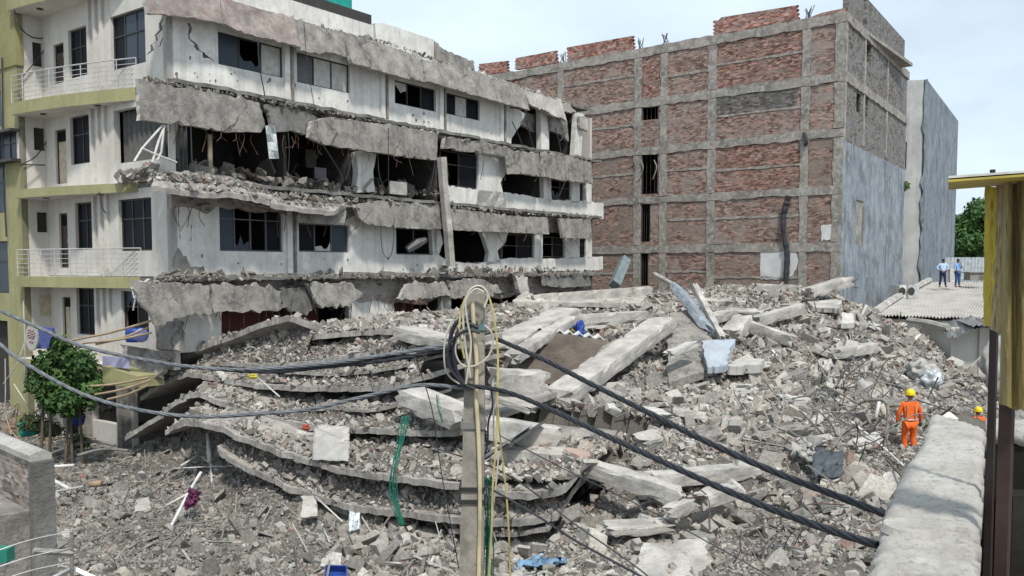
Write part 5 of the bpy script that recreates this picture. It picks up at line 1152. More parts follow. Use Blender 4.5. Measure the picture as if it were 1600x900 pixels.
mb.prism([p + Vector((.03, 0, 0)) for p in P] + Q[::-1], Vector((0, 0, -4.9))); mb.build('brick_face', M_wallb, fw_)
mb = MB(); cpt = Onz(1422, 828, wz); mb.tube([cpt + Vector((0, 0, -.01)), cpt + Vector((0, 0, .028))], [.145, .13], 18); mb.build('cement_patch', M_conc_l, fw_)
# cross wall at its end
M_yard = concrete('yard_shade_dark', (.018, .016, .014), .5, 1.8, sc=1.2)  # shade under the tin roof painted in as a near-black colour
c0, c1 = Onz(1462, 648, wz), Onz(1760, 668, wz); c2, c3 = Onz(1760, 655, wz), Onz(1470, 641, wz)
cw = [Onz(1540, 668, wz - .001), Onz(1760, 690, wz - .001), Onz(1760, 662, wz), Onz(1540, 652, wz)]
G = [[cw[0].lerp(cw[1], j / 40).lerp(cw[3].lerp(cw[2], j / 40), i / 6) + Vector((0, 0, .03 * noise.noise(Vector((j * .4, i, 0))))) for j in range(41)] for i in range(7)]
mb = MB(); mb.sheet(G, .12); mb.build('wall_top', M_wallc, fw_, smooth=True)
mb = MB(); mb.prism([cw[0] + Vector((0, .03, -.13)), cw[1] + Vector((0, .03, -.13)), cw[2] + Vector((0, -.03, -.13)), cw[3] + Vector((0, -.03, -.13))], Vector((0, 0, -4.8))); mb.build('shade_dark_face', M_yard, fw_)
# near-black wall added behind the posts, its colour stands for yard shade
mb = MB(); y_ = cw[0].y; mb.box(cw[0].x + .05, 9, y_ - .35, y_ - .1, 0, wz - .5); tag(mb.build('yard_shade_wall', M_yard), 'dark wall standing in for the yard shade behind the steel posts', 'wall')
# posts
M_post = plain('painted_black_steel', (.03, .022, .02), .6, .3); M_post2 = plain('dark_red_brown_steel', (.055, .035, .03), .7, .2)
p_t, p_b = At(1552, 508, 5.2), At(1547, 900, 5.2)
mb = MB(); mb.tube([Vector((p_b.x, 5.2, 2.2)), Vector((p_t.x, 5.2, p_t.z + .8))], .028, 4); tag(mb.build('steel_post', M_post), 'thin black steel post left of the yellow sheet', 'post', 'steel posts carrying the yellow sheet')
q_b = At(1568, 900, 4.4); mb = MB(); mb.tube([Vector((q_b.x, 4.4, 2.2)), Vector((At(1572, 640, 4.4).x, 4.4, At(1572, 300, 4.4).z))], .042, 4); tag(mb.build('steel_post', M_post2), 'thicker brown steel post behind the yellow sheet', 'post', 'steel posts carrying the yellow sheet')
# weathered yellow sheet, folded, and its tin roof
m, nt, b = new_mat('weathered_yellow_sheet'); v = mapped_pos(nt, (3, 3, .35)); v2 = mapped_pos(nt)
n1 = noise_node(nt, v, 1.8, 7, .65); n2 = noise_node(nt, v2, 5, 8, .7); n3 = noise_node(nt, mapped_pos(nt, (9, 9, 30)), 2.5, 3, .6)
c = mix(nt, (.30, .25, .09), (.26, .215, .11), ramp(nt, n2, [(.35, 0), (.65, 1)])); c = mix(nt, c, (.10, .065, .03), ramp(nt, n1, [(.47, 0), (.62, .6)])); c = mix(nt, c, (.38, .33, .22), ramp(nt, n3, [(.6, 0), (.75, .35)]))
nt.links.new(c, b.inputs['Base Color']); bump(nt, b, n2, .4, .01); M_ysheet = m; b.inputs['Roughness'].default_value = .55
M_ybright = plain('bright_yellow_paint', (.42, .33, .04), .5, var=.2, sc=6); M_tan = concrete('peeled_tan_sheet', (.36, .29, .17), .75, 1.2, sc=5, bstr=.3, bdist=.01)
hs = empty('yellow_sheet_screen', At(1570, 640, 4.3), 'tall weathered yellow metal sheet screen with rust streaks at the right edge', 'screen')
def strip(pix_rows, name, mat, thick=.006):
    """folded sheet: rows of (px,py,depth)"""
    G = [[At(*p) for p in row] for row in pix_rows]; G = resample(G, 16, 24, 0, .004); mb = MB(); mb.sheet(G, thick, down=Vector((0, 1, 0))); return mb.build(name, mat, hs, smooth=False)
strip([[(1540, 290, 4.6), (1549, 292, 4.5), (1558, 292, 4.45)], [(1537, 505, 4.6), (1544, 510, 4.5), (1552, 512, 4.45)]], 'bright_edge_sheet', M_ybright)
strip([[(1558, 282, 4.46), (1566, 282, 4.4)], [(1549, 515, 4.46), (1564, 522, 4.4)]], 'peeled_sheet', M_tan)
strip([[(1566, 278, 4.36), (1573, 278, 4.22), (1586, 278, 4.30), (1600, 278, 4.2), (1640, 276, 4.3), (1700, 276, 4.2)], [(1562, 632, 4.36), (1573, 634, 4.22), (1584, 640, 4.30), (1600, 640, 4.2), (1640, 640, 4.3), (1700, 642, 4.2)]], 'rusty_yellow_sheet', M_ysheet)
M_tin = plain('pale_tin', (.50, .49, .45), .5, .2, sc=8); M_tinu = plain('yellow_underside', (.36, .29, .06), .6)
mb = MB(); G = [[At(1482 + (1700 - 1482) * j / 10, (275 if i else 289) - 16 * j / 10, 4.7 - .9 * i) for j in range(11)] for i in range(2)]
mb.sheet(G, .010); G2 = [[p - Vector((0, 0, .016)) for p in r] for r in G]; mb.sheet(G2, .01, 1); mb.build('tin_roof', [M_tin, M_tinu], hs)
mb = MB(); mb.tube([At(1540, 281, 4.3), At(1700, 268, 4.2)], .03, 4); mb.build('roof_rail', M_tan, hs)
mb = MB(); mb.tube([At(1551, 270, 4.1), At(1551, 265, 4.1)], .012, 6); mb.build('bolt', M_post, hs)

# ================================================================== left foreground brick parapet and fence
M_lb = brick_mat('foreground_brick', (.92, -.39), (.17, .125, .10), (.235, .17, .14), (.23, .21, .19), .35, sc=.42, mort=.008)
lw = empty('brick_parapet', At(30, 900, 8.0) - Vector((0, 0, 1)), 'brick parapet with a rounded pale cement cap at the lower left', 'wall')
e1 = At(48, 721, 7.0); e0 = Onz(0, 700, e1.z)
dirw = Vector((e1.x - e0.x, e1.y - e0.y, 0)).normalized(); nrm = Vector((dirw.y, -dirw.x, 0)); zc = (e0.z + e1.z) / 2
mid = lambda p: Vector((p.x, p.y, zc))
th = .13; E0, E1 = mid(e0) - dirw * 1.5, mid(e1)
mb = MB(); mb.prism([E0, E1, E1 - nrm * th, E0 - nrm * th], Vector((0, 0, -4.5))); mb.build('brick_face', M_lb, lw)
mb = MB(); prof = [(.02, 0), (.02, .05), (-.01, .07), (-th / 2, .085), (-th + .01, .07), (-th - .02, .05), (-th - .02, 0)]
mb.prism([E0 + nrm * a + Vector((0, 0, b + .003)) for a, b in prof], (E1 - E0) + dirw * .04); mb.build('cement_cap', M_wallc, lw)
mb = MB(); mb.prism([E1 + nrm * .022 + dirw * .003, E1 + nrm * .022 + dirw * .09, E1 - nrm * (th + .02) + dirw * .09, E1 - nrm * (th + .02) + dirw * .003], Vector((0, 0, -4.5))); mb.build('end_render', M_conc_d, lw)
for k, (w, drop) in enumerate(((.30, .42), (.60, .72))):
    mb = MB(); q0, q1 = E0 + nrm * .004, E1 - dirw * (.06 + .12 * k) + nrm * .004
    mb.prism([q0 + nrm * (0 if k == 0 else .304), q1 + nrm * (0 if k == 0 else .304), q1 + nrm * w, q0 + nrm * w], Vector((0, 0, -3)));
    o = mb.build('step', [M_conc, M_wallc][k], lw); o.location.z -= drop
M_gpaint = plain('green_paint', (.02, .16, .12), .6)
mb = MB(); c_ = At(2, 866, 6.2); mb.obox(c_, (.07, 0, 0), (0, .05, 0), (0, 0, .05)); bmb = mb.build('green_tub', M_gpaint); tag(bmb, 'small green box on the lowest step at the bottom left', 'box')
fnc = empty('wire_fence', At(112, 900, 6.5) - Vector((0, 0, 1.2)), 'sagging grey wire fence with thin posts in the lower left foreground', 'fence')
for x, y0 in ((112, 820), ):
    mb = MB(); mb.tube([At(x, 830, 6.5), At(x, 990, 6.5)], .013, 6); mb.build('post', M_conc, fnc)
for ys in (836, 862, 884):
    for x0, x1 in ((-20, 112),): mb = MB(); mb.tube(catmull([At(x0, ys + 30, 6), At((x0 + x1) / 2, ys + 8, 6.2), At(x1, ys - 6, 6.5)], 6), .004, 4); mb.build('wire', M_steel, fnc)
mb = MB(); mb.tube([At(52, 861, 6.3), At(112, 864, 6.5)], .025, 4); mb.build('rail', M_conc_l, fnc)
for seg in ([(80, 905), (114, 888), (150, 905)],): mb = MB(); mb.tube([At(x, y, 6.6) for x, y in seg], .02, 4); mb.build('rail', M_steel, fnc)

# ================================================================== far right: shed, its roof, fence, boxes
M_sheetr = plain('dusty_roof_sheet', (.40, .37, .335), .8, var=.2, sc=2)
m, nt, b = new_mat('corrugated_roof'); v = mapped_pos(nt); n1 = noise_node(nt, v, 1.2, 7, .7)
nt.links.new(mix(nt, (.47, .45, .42), (.30, .28, .26), ramp(nt, n1, [(.42, 0), (.68, 1)])), b.inputs['Base Color']); M_corr = m
sh = empty('low_shed', At(1450, 520, 48) * 1, 'low shed under a broad dusty corrugated roof beside the grey buildings', 'shed'); sh.location.z = 0
nl, nr_ = At(1370, 492, 41), At(1640, 500, 39); fl, fr_ = At(1452, 441, 62), At(1640, 441, 62)
G = []; NC = 150
for i in range(9):
    G.append([nl.lerp(nr_, j / NC).lerp(fl.lerp(fr_, j / NC), i / 8) + Vector((0, 0, .06 * math.sin(j * math.pi / 1.5) + .05 * noise.noise(Vector((i * 1.1, j * .08, 0))))) for j in range(NC + 1)])
mb = MB(); mb.sheet(G, .03); mb.build('corrugated_sheet', M_corr, sh)
mb = MB(); mb.prism([nl + Vector((.3, .3, -.2)), nr_ + Vector((0, .3, -.2)), fr_ + Vector((0, 0, -.2)), fl + Vector((.3, 0, -.2))], Vector((0, 0, -3.4))); mb.build('wall', M_cream, sh)
mb = MB(); mb.tube(catmull([At(1368, 488, 41.5), At(1400, 466, 48), At(1452, 438, 61)], 4), .22, 6); mb.build('cement_flashing', M_conc_l, sh)
for (x0, x1, y0, y1, d) in ((1485, 1530, 512, 562, 36.5), (1530, 1600, 512, 545, 36.4)):
    a0, a1 = At(x0, y1, d), At(x1, y0, d); mb = MB(); mb.box(a0.x, a1.x, d, d + 3, a0.z - 1.5, a1.z); mb.build('wall', M_cream, sh)
for i, (pts) in enumerate(([(1468, 505, 38), (1520, 494, 38), (1545, 506, 35.5), (1480, 530, 35.5)], [(1495, 500, 37.6), (1600, 490, 38), (1600, 506, 35.4), (1515, 508, 35.4)])):
    c_ = [At(*p) for p in pts]; G = [[c_[3].lerp(c_[2], j / 30).lerp(c_[0].lerp(c_[1], j / 30), k / 4) + Vector((0, 0, .05 * math.sin(j * 2.1) + .12 * noise.noise(Vector((j * .2, k, i))))) for j in range(31)] for k in range(5)]
    mb = MB(); mb.sheet(G, .02); tag(mb.build('loose_roof_sheet', plain('zinc_sheet', (.25, .25, .25), .5, .3)), ['crumpled zinc sheet slid off the left end of the shed roof', 'bent zinc sheet hanging over the pale shed wall'][i], 'roof sheet')
mb = MB(); a_, b_ = At(1420, 500, 39.5), At(1482, 512, 36.5); mb.tube([a_, a_.lerp(b_, .5) + Vector((0, 0, .05)), b_], .14, 6); tag(mb.build('ridge_roll', M_conc_l), 'grey bent ridge piece along the near edge of the shed roof', 'roof sheet')
for i, x in enumerate((1407, 1421)):
    p = At(x, 466, 49.5); ac = empty('air_conditioner_unit', p, ['left one of the two outdoor air conditioner units on the shed roof', 'right one of the two outdoor air conditioner units on the shed roof'][i], 'air conditioner', 'air conditioner units on the shed roof')
    mb = MB(); mb.obox(p + Vector((0, 0, .38)), (.36, .12, 0), (-.1, .3, 0), (0, 0, .38)); mb.build('casing', M_steel if i else plain('ac_white', (.55, .55, .52), .5), ac)
    mb = MB(); c_ = p + Vector((-.08, -.335, .40)) ; mb.tube([c_, c_ + Vector((.01, -.03, 0))], .24, 14); mb.build('fan_grille', M_frame, ac)
mb = MB(); a0, a1 = At(1476, 441, 62.5), At(1640, 402, 62.5); G = [[(a0.x + (a1.x - a0.x) * j / 120, 62.5 + .05 * math.sin(j * math.pi / 2), z) for j in range(121)] for z in (a1.z, a0.z)]
mb.sheet(G, .03, down=Vector((0, 1, 0))); tag(mb.build('corrugated_fence', plain('grey_white_sheet', (.42, .45, .47), .6)), 'pale corrugated sheet fence behind the two men', 'fence')
p = At(1524, 437, 57); mb = MB(); mb.obox(p + Vector((0, 0, .2)), (.55, 0, 0), (0, .4, 0), (0, 0, .25)); mb.obox(p + Vector((0, 0, .48)), (.65, 0, 0), (0, .5, 0), (0, 0, .03)); tag(mb.build('roof_box', M_conc), 'grey lidded box on the shed roof right of the men', 'box')
p = At(1486, 441, 56); mb = MB(); mb.obox(p + Vector((0, 0, .45)), (.15, 0, 0), (0, .15, 0), (0, 0, .45)); tag(mb.build('plastic_chair', M_whitepipe), 'white object standing on the roof between the two men', 'seat')

# ================================================================== trees
def leaf_mat(name, c1, c2):
    m, nt, b = new_mat(name); v = mapped_pos(nt); n_ = noise_node(nt, v, 1.6, 4, .6); n2_ = noise_node(nt, v, 9, 2, .6)
    c = mix(nt, c1, c2, ramp(nt, n_, [(.35, 0), (.65, 1)])); c = mix(nt, c, tuple(x * .5 for x in c1), ramp(nt, n2_, [(.5, 0), (.7, .7)])); nt.links.new(c, b.inputs['Base Color']); b.inputs['Roughness'].default_value = .6; return m
M_leaf = leaf_mat('leaf', (.022, .06, .014), (.075, .145, .035)); M_leaf2 = leaf_mat('far_leaf', (.03, .08, .02), (.07, .15, .035)); M_bark = plain('bark', (.10, .08, .06), .9)
def crown(clumps, nleaf, ls, mat, parent, droop=.0):
    V_, F_ = [], []
    cl = [(Vector(c), r) for c, r in clumps]; w = [r ** 2 for _, r in cl]
    for _ in range(nleaf):
        c, r = random.choices(cl, w)[0]; d = Vector((random.gauss(0, 1), random.gauss(0, 1), random.gauss(0, .85))).normalized(); rad = r * random.random() ** .35
        p = c + d * rad; p.z -= droop * rad * random.random()
        n_ = (d + Vector((random.uniform(-.7, .7), random.uniform(-.7, .7), random.uniform(-.2, .9)))).normalized(); t = n_.cross(Vector((random.uniform(-1, 1), random.uniform(-1, 1), -.6))).normalized(); s = n_.cross(t); L = ls * random.uniform(.6, 1.3); W_ = L * .28
        k = len(V_); V_ += [p, p + t * L * .5 + s * W_ + n_ * L * .05, p + t * L, p + t * L * .5 - s * W_ + n_ * L * .05]; F_.append((k, k + 1, k + 2, k + 3))
    mb = MB(); mb.add(V_, F_); return mb.build('crown', mat, parent, recalc=False)
tb = At(112, 682, 27.2); tr = empty('street_tree', (tb.x, tb.y, 0), 'bushy green tree with thin stems standing before the ground floor of the white building', 'tree')
cl = []
for (x, y, r) in ((75, 560, .5), (100, 545, .5), (125, 560, .55), (60, 590, .45), (90, 585, .6), (120, 590, .6), (145, 585, .4), (75, 615, .45), (105, 615, .55), (135, 610, .5), (115, 635, .35), (88, 632, .3), (65, 565, .3), (150, 600, .25), (92, 528, .25)):
    cl.append((At(x, y + 3, 27.2 + random.uniform(-.5, .5)), r * random.uniform(.6, .92)))
crown(cl, 5200, .19, M_leaf, tr, .5)
for x0, x1, y1 in ((62, 68, 600), (76, 78, 600), (100, 110, 620), (112, 104, 600), (128, 118, 600)):
    b0 = At(x0, 690, 27.2 + random.uniform(-.3, .3)); b0.z = .0; mb = MB(); mb.tube(catmull([b0, At((x0 + x1) / 2 + 2, 650, 27.2), At(x1, y1, 27.2), At(x1 + random.uniform(-8, 8), y1 - 30, 27.2)], 4), [.045] * 6 + [.035] * 4 + [.025] * 3, 6); mb.build('trunk', M_bark, tr)
for i, (x, y, r, l) in enumerate(((50, 658, .45, 'low dull green shrub left of the tree stems'), (78, 668, .4, 'low bush at the foot of the tree stems'), (122, 688, .3, 'small dark bush right of the tree foot'))):
    c_ = At(x, y, 28); sb = empty('shrub', (c_.x, c_.y, max(0, c_.z - r)), l, 'shrub'); crown([(c_, r * .8), (c_ + Vector((r * .5, .1, -.1)), r * .6), (c_ + Vector((-r * .5, .1, -.12)), r * .6)], 700, .12, leaf_mat('dull_leaf', (.04, .06, .025), (.10, .12, .05)), sb)
# far trees
for i, (x, yt, r, d, l) in enumerate(((1500, 352, 3.2, 95, 'leftmost green tree beyond the corrugated fence, beside the grey building'), (1524, 342, 3.4, 92, 'rounded green tree beyond the fence, left of the yellow sheet'), (1560, 338, 3.8, 94, 'green tree mostly hidden behind the yellow sheet'))):
    c_ = At(x, yt + 25, d); tt = empty('roadside_tree', (c_.x, c_.y, 0), l, 'tree', 'trees beyond the corrugated fence')
    cls = [(c_ + Vector((random.uniform(-r, r) * .7, random.uniform(-1, 1), random.uniform(-r, r) * .75)), r * random.uniform(.35, .55)) for _ in range(12)]
    crown(cls, 7000, .5, M_leaf2, tt)
    mb = MB(); mb.tube([(c_.x, c_.y, 0), (c_.x + .3, c_.y, c_.z - r * .3), (c_.x + 1, c_.y, c_.z + r * .3)], [.3, .22, .1], 8); mb.build('trunk', M_bark, tt)
c_ = At(1413, 290, 58.5); wd = empty('wall_plant', c_, 'small green plant growing out of the grey wall', 'plant'); crown([(c_, .35)], 220, .2, M_leaf, wd)
mb = MB(); mb.tube([c_ + Vector((-.4, .4, -.5)), c_], .03, 5); mb.build('stem', M_bark, wd)

# ================================================================== people
def skin(name, joints, edges_, mat, parent, sub=2, extra=None):
    me = bpy.data.meshes.new(name); keys = list(joints); me.from_pydata([joints[k][0] for k in keys], [(keys.index(a), keys.index(b)) for a, b in edges_], [])
    o = bpy.data.objects.new(name, me); col.objects.link(o); m_ = o.modifiers.new('s', 'SKIN'); s_ = o.modifiers.new('u', 'SUBSURF'); s_.levels = sub; s_.render_levels = sub
    m_.use_smooth_shade = True
    for i, k in enumerate(keys):
        r = joints[k][1]; me.skin_vertices[0].data[i].radius = r if hasattr(r, '__len__') else (r, r); me.skin_vertices[0].data[i].use_root = (i == 0)
    bpy.context.view_layer.update(); dg = bpy.context.evaluated_depsgraph_get(); nm = bpy.data.meshes.new_from_object(o.evaluated_get(dg)); o.modifiers.clear(); o.data = nm; nm.name = name
    nm.materials.clear(); nm.materials.append(mat); nm.polygons.foreach_set('use_smooth', [True] * len(nm.polygons)); o.parent = parent; return o
def join_into(o, mb, mat_index=0):
    """append loose geometry (local coordinates) to o's mesh"""
    bm = bmesh.new(); bm.from_mesh(o.data); vs_ = [bm.verts.new(v) for v in mb.v]
    for f, mi in zip(mb.f, mb.m):
        fc = bm.faces.new([vs_[i] for i in f]); fc.material_index = mi; fc.smooth = True
    bm.to_mesh(o.data); bm.free()
M_skin = plain('skin', (.23, .12, .075), .6, var=.1); M_hair = plain('black_hair', (.012, .011, .01), .6)
def person(loc, h, yaw, label, pose, shirt, trousers, boots, helmet=None, glove=None, extras=None):
    s = h / 1.75; root = empty('person', loc, label, 'person'); root.rotation_euler = (0, 0, yaw); root.scale = (s, s, s)
    J = {'pelvis': ((0, 0, .95), (.135, .10)), 'spine': ((0, .01, 1.15), (.135, .10)), 'chest': ((0, .0, 1.34), (.165, .11)), 'neckb': ((0, -.0, 1.46), .075), 'neck': ((0, .01, 1.53), .055), 'head': ((0, .03, 1.60), (.072, .085)), 'crown': ((0, .025, 1.70), (.07, .085))}
    for sd, sg in (('l', -1), ('r', 1)):
        P = pose[sd]; J['sh' + sd] = ((sg * .17, 0, 1.42), .062); J['el' + sd] = (P[0], .045); J['wr' + sd] = (P[1], .03); J['pa' + sd] = (P[2], (.042, .022))
        Q = pose['leg' + sd]; J['hip' + sd] = ((sg * .09, 0, .90), .095); J['kn' + sd] = (Q[0], .062); J['an' + sd] = (Q[1], .042); J['to' + sd] = (Q[2], .04)
    Ed = [('pelvis', 'spine'), ('spine', 'chest'), ('chest', 'neckb'), ('neckb', 'neck'), ('neck', 'head'), ('head', 'crown')]
    for sd in 'lr': Ed += [('chest', 'sh' + sd), ('sh' + sd, 'el' + sd), ('el' + sd, 'wr' + sd), ('wr' + sd, 'pa' + sd), ('pelvis', 'hip' + sd), ('hip' + sd, 'kn' + sd), ('kn' + sd, 'an' + sd), ('an' + sd, 'to' + sd)]
    body = skin('body', J, Ed, M_skin, root)
    mb = MB()
    for sd, sg in (('l', -1), ('r', 1)):      # fingers and thumb, slightly curled
        w, p = Vector(J['wr' + sd][0]), Vector(J['pa' + sd][0]); ax = (p - w).normalized(); side = ax.cross(Vector((0, 1, 0)) if abs(ax.y) < .8 else Vector((0, 0, 1))).normalized(); cu_ = side.cross(ax)
        for k, L in enumerate((.075, .085, .08, .06)):
            b0 = p + side * (k - 1.5) * .020; mb.tube([b0, b0 + ax * L * .5, b0 + ax * L * .85 + cu_ * L * .25, b0 + ax * L + cu_ * L * .45], [.010, .009, .008, .006], 6)
        b0 = w.lerp(p, .5) + side * .035; mb.tube([b0, b0 + side * .03 + ax * .025, b0 + side * .035 + ax * .06 + cu_ * .01], [.011, .010, .008], 6)
    hc = Vector((0, .03, 1.63))                # face: nose, ears, eyes, mouth
    mb.tube([hc + Vector((0, .082, .03)), hc + Vector((0, .108, -.005))], [.008, .015], 6)
    for sg in (-1, 1): mb.tube([hc + Vector((sg * .076, 0, .02)), hc + Vector((sg * .086, -.012, .0)), hc + Vector((sg * .078, 0, -.03))], [.012, .014, .01], 6)
    join_into(body, mb)
    mb = MB()
    for sg in (-1, 1): mb.tube([hc + Vector((sg * .03, .078, .022)), hc + Vector((sg * .03, .090, .022))], [.012, .008], 8)
    mb.tube([hc + Vector((-.024, .083, -.045)), hc + Vector((0, .090, -.047)), hc + Vector((.024, .083, -.045))], .005, 5); fo = mb; body.data.materials.append(M_hair)
    fo.m = [1] * len(fo.m); join_into(body, fo)
    up = {k: (J[k][0], tuple(x * 1.16 + .008 for x in (J[k][1] if hasattr(J[k][1], '__len__') else (J[k][1],) * 2))) for k in ('spine', 'chest', 'neckb', 'shl', 'shr', 'ell', 'elr', 'wrl', 'wrr')}
    up['waist'] = ((0, 0, .97), (.155, .118)); ee = [('waist', 'spine'), ('spine', 'chest'), ('chest', 'neckb')] + [('chest', 'sh' + d) for d in 'lr'] + [('sh' + d, 'el' + d) for d in 'lr'] + [('el' + d, 'wr' + d) for d in 'lr']
    if not helmet:
        for d in 'lr': up['wr' + d] = (tuple(Vector(J['el' + d][0]).lerp(Vector(J['wr' + d][0]), .75)), (.045, .045))
    skin('shirt' if not helmet else 'jacket', up, ee, shirt, root)
    lo = {k: (J[k][0], tuple(x * 1.14 + .008 for x in (J[k][1] if hasattr(J[k][1], '__len__') else (J[k][1],) * 2))) for k in ('pelvis', 'hipl', 'hipr', 'knl', 'knr', 'anl', 'anr')}
    for d in 'lr': lo['an' + d] = (J['an' + d][0], (.062, .062))
    skin('trousers', lo, [('pelvis', 'hip' + d) for d in 'lr'] + [('hip' + d, 'kn' + d) for d in 'lr'] + [('kn' + d, 'an' + d) for d in 'lr'], trousers, root)
    for d in 'lr':
        a_, t_ = Vector(J['an' + d][0]), Vector(J['to' + d][0]); skin('shoe', {'a': (tuple(a_ + Vector((0, 0, .02))), .055), 'b': (tuple(a_ + Vector((0, 0, -.055))), (.05, .05)), 'c': (tuple(t_ + Vector((0, .02, -.005))), (.046, .036))}, [('a', 'b'), ('b', 'c')], boots, root)
        if glove: w, p = Vector(J['wr' + d][0]), Vector(J['pa' + d][0]); skin('glove', {'a': (tuple(w), .042), 'b': (tuple(p), (.052, .032)), 'c': (tuple(p + (p - w).normalized() * .07), (.045, .026))}, [('a', 'b'), ('b', 'c')], glove, root)
    def dome(c, rx, ry, rz, zmin, mat, name, rim=0):
        bm = bmesh.new(); bmesh.ops.create_uvsphere(bm, u_segments=20, v_segments=14, radius=1)
        for v_ in bm.verts: v_.co = Vector((v_.co.x * rx, v_.co.y * ry, max(v_.co.z, zmin) * rz)) + c
        if rim:
            r2 = bmesh.ops.create_cone(bm, cap_ends=True, segments=20, radius1=rim, radius2=rim * .93, depth=.02)
            for v_ in r2['verts']: v_.co = Vector((v_.co.x, v_.co.y * 1.18 + .01, v_.co.z + zmin * rz)) + c
        m_ = bpy.data.meshes.new(name); bm.to_mesh(m_); bm.free(); m_.materials.append(mat); m_.polygons.foreach_set('use_smooth', [True] * len(m_.polygons)); o = bpy.data.objects.new(name, m_); col.objects.link(o); o.parent = root; return o
    dome(Vector((0, .012, 1.665)), .086, .100, .10, -.35, M_hair, 'hair')
    if helmet: dome(Vector((0, .015, 1.69)), .115, .135, .125, -.2, helmet, 'helmet', .13)
    if extras: extras(root)
    return root
stand = {'legl': ((-.10, .02, .50), (-.12, -.02, .09), (-.14, .12, .035)), 'legr': ((.10, .02, .50), (.13, -.02, .09), (.15, .12, .035))}
M_or = plain('orange_coverall', (.75, .13, .02), .8, var=.18, sc=9); M_yel = plain('yellow_helmet', (.75, .55, .01), .4, var=.05); M_boot = plain('black_boot', (.02, .02, .02), .6); M_glv = plain('teal_glove', (.02, .16, .12), .8)
M_ls = plain('light_blue_shirt', (.42, .56, .74), .8, var=.08); M_bs = plain('blue_shirt', (.20, .36, .64), .8, var=.08); M_nv = plain('navy_trousers', (.02, .03, .07), .85); M_jean = plain('blue_jeans', (.045, .09, .20), .85)
pf = At(1420, 716, 22.3)
def refl(root):
    for z, w in ((1.02, .17),):
        bm = MB(); n_ = 20; bm.tube([(w * math.cos(k / n_ * 6.283), .125 * math.sin(k / n_ * 6.283), z) for k in range(n_ + 1)], .018, 5); o = bm.build('belt', plain('reflective_band', (.45, .42, .36), .4)); o.parent = root; 
    for sg in (-1, 1):
        bm = MB(); bm.tube(catmull([(sg * .10, -.125, 1.05), (sg * .10, -.14, 1.25), (sg * .10, -.125, 1.42)], 4), .014, 5); o = bm.build('reflective_strap', plain('reflective_strap', (.55, .3, .15), .4)); o.parent = root
person(pf, 1.76, math.radians(-8), 'rescue worker in orange coveralls and yellow helmet, seen from behind, standing by the wall',
       {'l': ((-.27, .03, 1.16), (-.285, .10, .93), (-.29, .12, .85)), 'r': ((.27, .04, 1.17), (.30, .14, .95), (.31, .17, .87)), 'legl': ((-.11, .06, .50), (-.10, .0, .09), (-.12, .13, .035)), 'legr': ((.11, .10, .52), (.15, .02, .11), (.16, .15, .05))}, M_or, M_or, M_boot, M_yel, M_glv, refl)
p2_ = At(1527, 714, 27.5); p2_.z = At(1527, 636, 27.5).z - 1.80
person(p2_, 1.75, math.radians(10), 'second rescue worker, only the yellow helmet and orange shoulders showing above the wall', {'l': ((-.27, .05, 1.16), (-.25, .2, 1.0), (-.24, .26, .95)), 'r': ((.27, .04, 1.17), (.26, .2, 1.0), (.25, .26, .95)), **stand}, M_or, M_or, M_boot, M_yel, M_glv)
for px, l, yaw, pose, sh_, tr_ in ((1472.5, 'man in a pale blue shirt and dark trousers, hands on hips, on the shed roof', 3.05, {'l': ((-.36, -.05, 1.20), (-.20, .06, 1.03), (-.14, .09, 1.0)), 'r': ((.36, -.05, 1.20), (.20, .06, 1.03), (.14, .09, 1.0)), 'legl': ((-.13, .02, .50), (-.20, -.02, .09), (-.22, .12, .035)), 'legr': ((.12, .02, .50), (.17, -.02, .09), (.19, .12, .035))}, M_ls, M_nv),
                              (1495.5, 'man in a darker blue shirt and jeans, one hand raised, on the shed roof', 3.4, {'l': ((-.25, .05, 1.17), (-.10, .22, 1.32), (-.04, .17, 1.44)), 'r': ((.27, .04, 1.17), (.22, .18, 1.02), (.16, .22, 1.0)), 'legl': ((-.12, .02, .50), (-.16, -.02, .09), (-.17, .12, .035)), 'legr': ((.10, .02, .50), (.12, -.02, .09), (.14, .12, .035))}, M_bs, M_jean)):
    f_ = At(px, 448.5, 55); person(f_, 1.78, yaw, l, pose, sh_, tr_, M_boot)

# ================================================================== small things in and around the heap
def tubeo(pts, r, name, label, cat, mat, group=None, sides=8, n=5):
    mb = MB(); mb.tube(catmull([At(*p) for p in pts], n) if len(pts) > 2 else [At(*p) for p in pts], r, sides); return tag(mb.build(name, mat, smooth=True), label, cat, group)
PG = 'white pipes and rails in the rubble'
tubeo([(260, 836, 20.6), (296, 768, 21.6), (314, 738, 22.2)], 0.041, 'white_pipe', 'thick white pipe slanting past the maroon rag', 'pipe', M_whitepipe, PG)
tubeo([(257, 842, 20.4), (266, 870, 19.2), (280, 905, 18)], 0.024, 'white_pipe', 'thin white pipe running to the bottom edge at lower left', 'pipe', M_whitepipe, PG)
tubeo([(324, 680, 25.4), (329, 720, 24.8), (334, 798, 23.4)], 0.034, 'white_pipe', 'upright white pipe under the drooping left end of the stack', 'pipe', M_whitepipe, PG)
tubeo([(326, 678, 25.3), (328, 722, 24.7)], .075, 'white_funnel', 'white plastic downpipe piece above the upright pipe', 'pipe', M_whitepipe, PG)
tubeo([(260, 790, 22), (300, 768, 22.4)], 0.031, 'white_pipe', 'short white pipe crossing the slanting one', 'pipe', M_whitepipe, PG)
tubeo([(282, 728, 24.5), (312, 710, 25)], 0.027, 'white_pipe', 'short white rod left of the upright pipe', 'pipe', M_whitepipe, PG)
tubeo([(272, 732, 24.6), (330, 729, 24.6), (372, 728, 24.6)], 0.017, 'white_pipe', 'level thin white rod behind the upright pipe', 'pipe', M_whitepipe, PG)
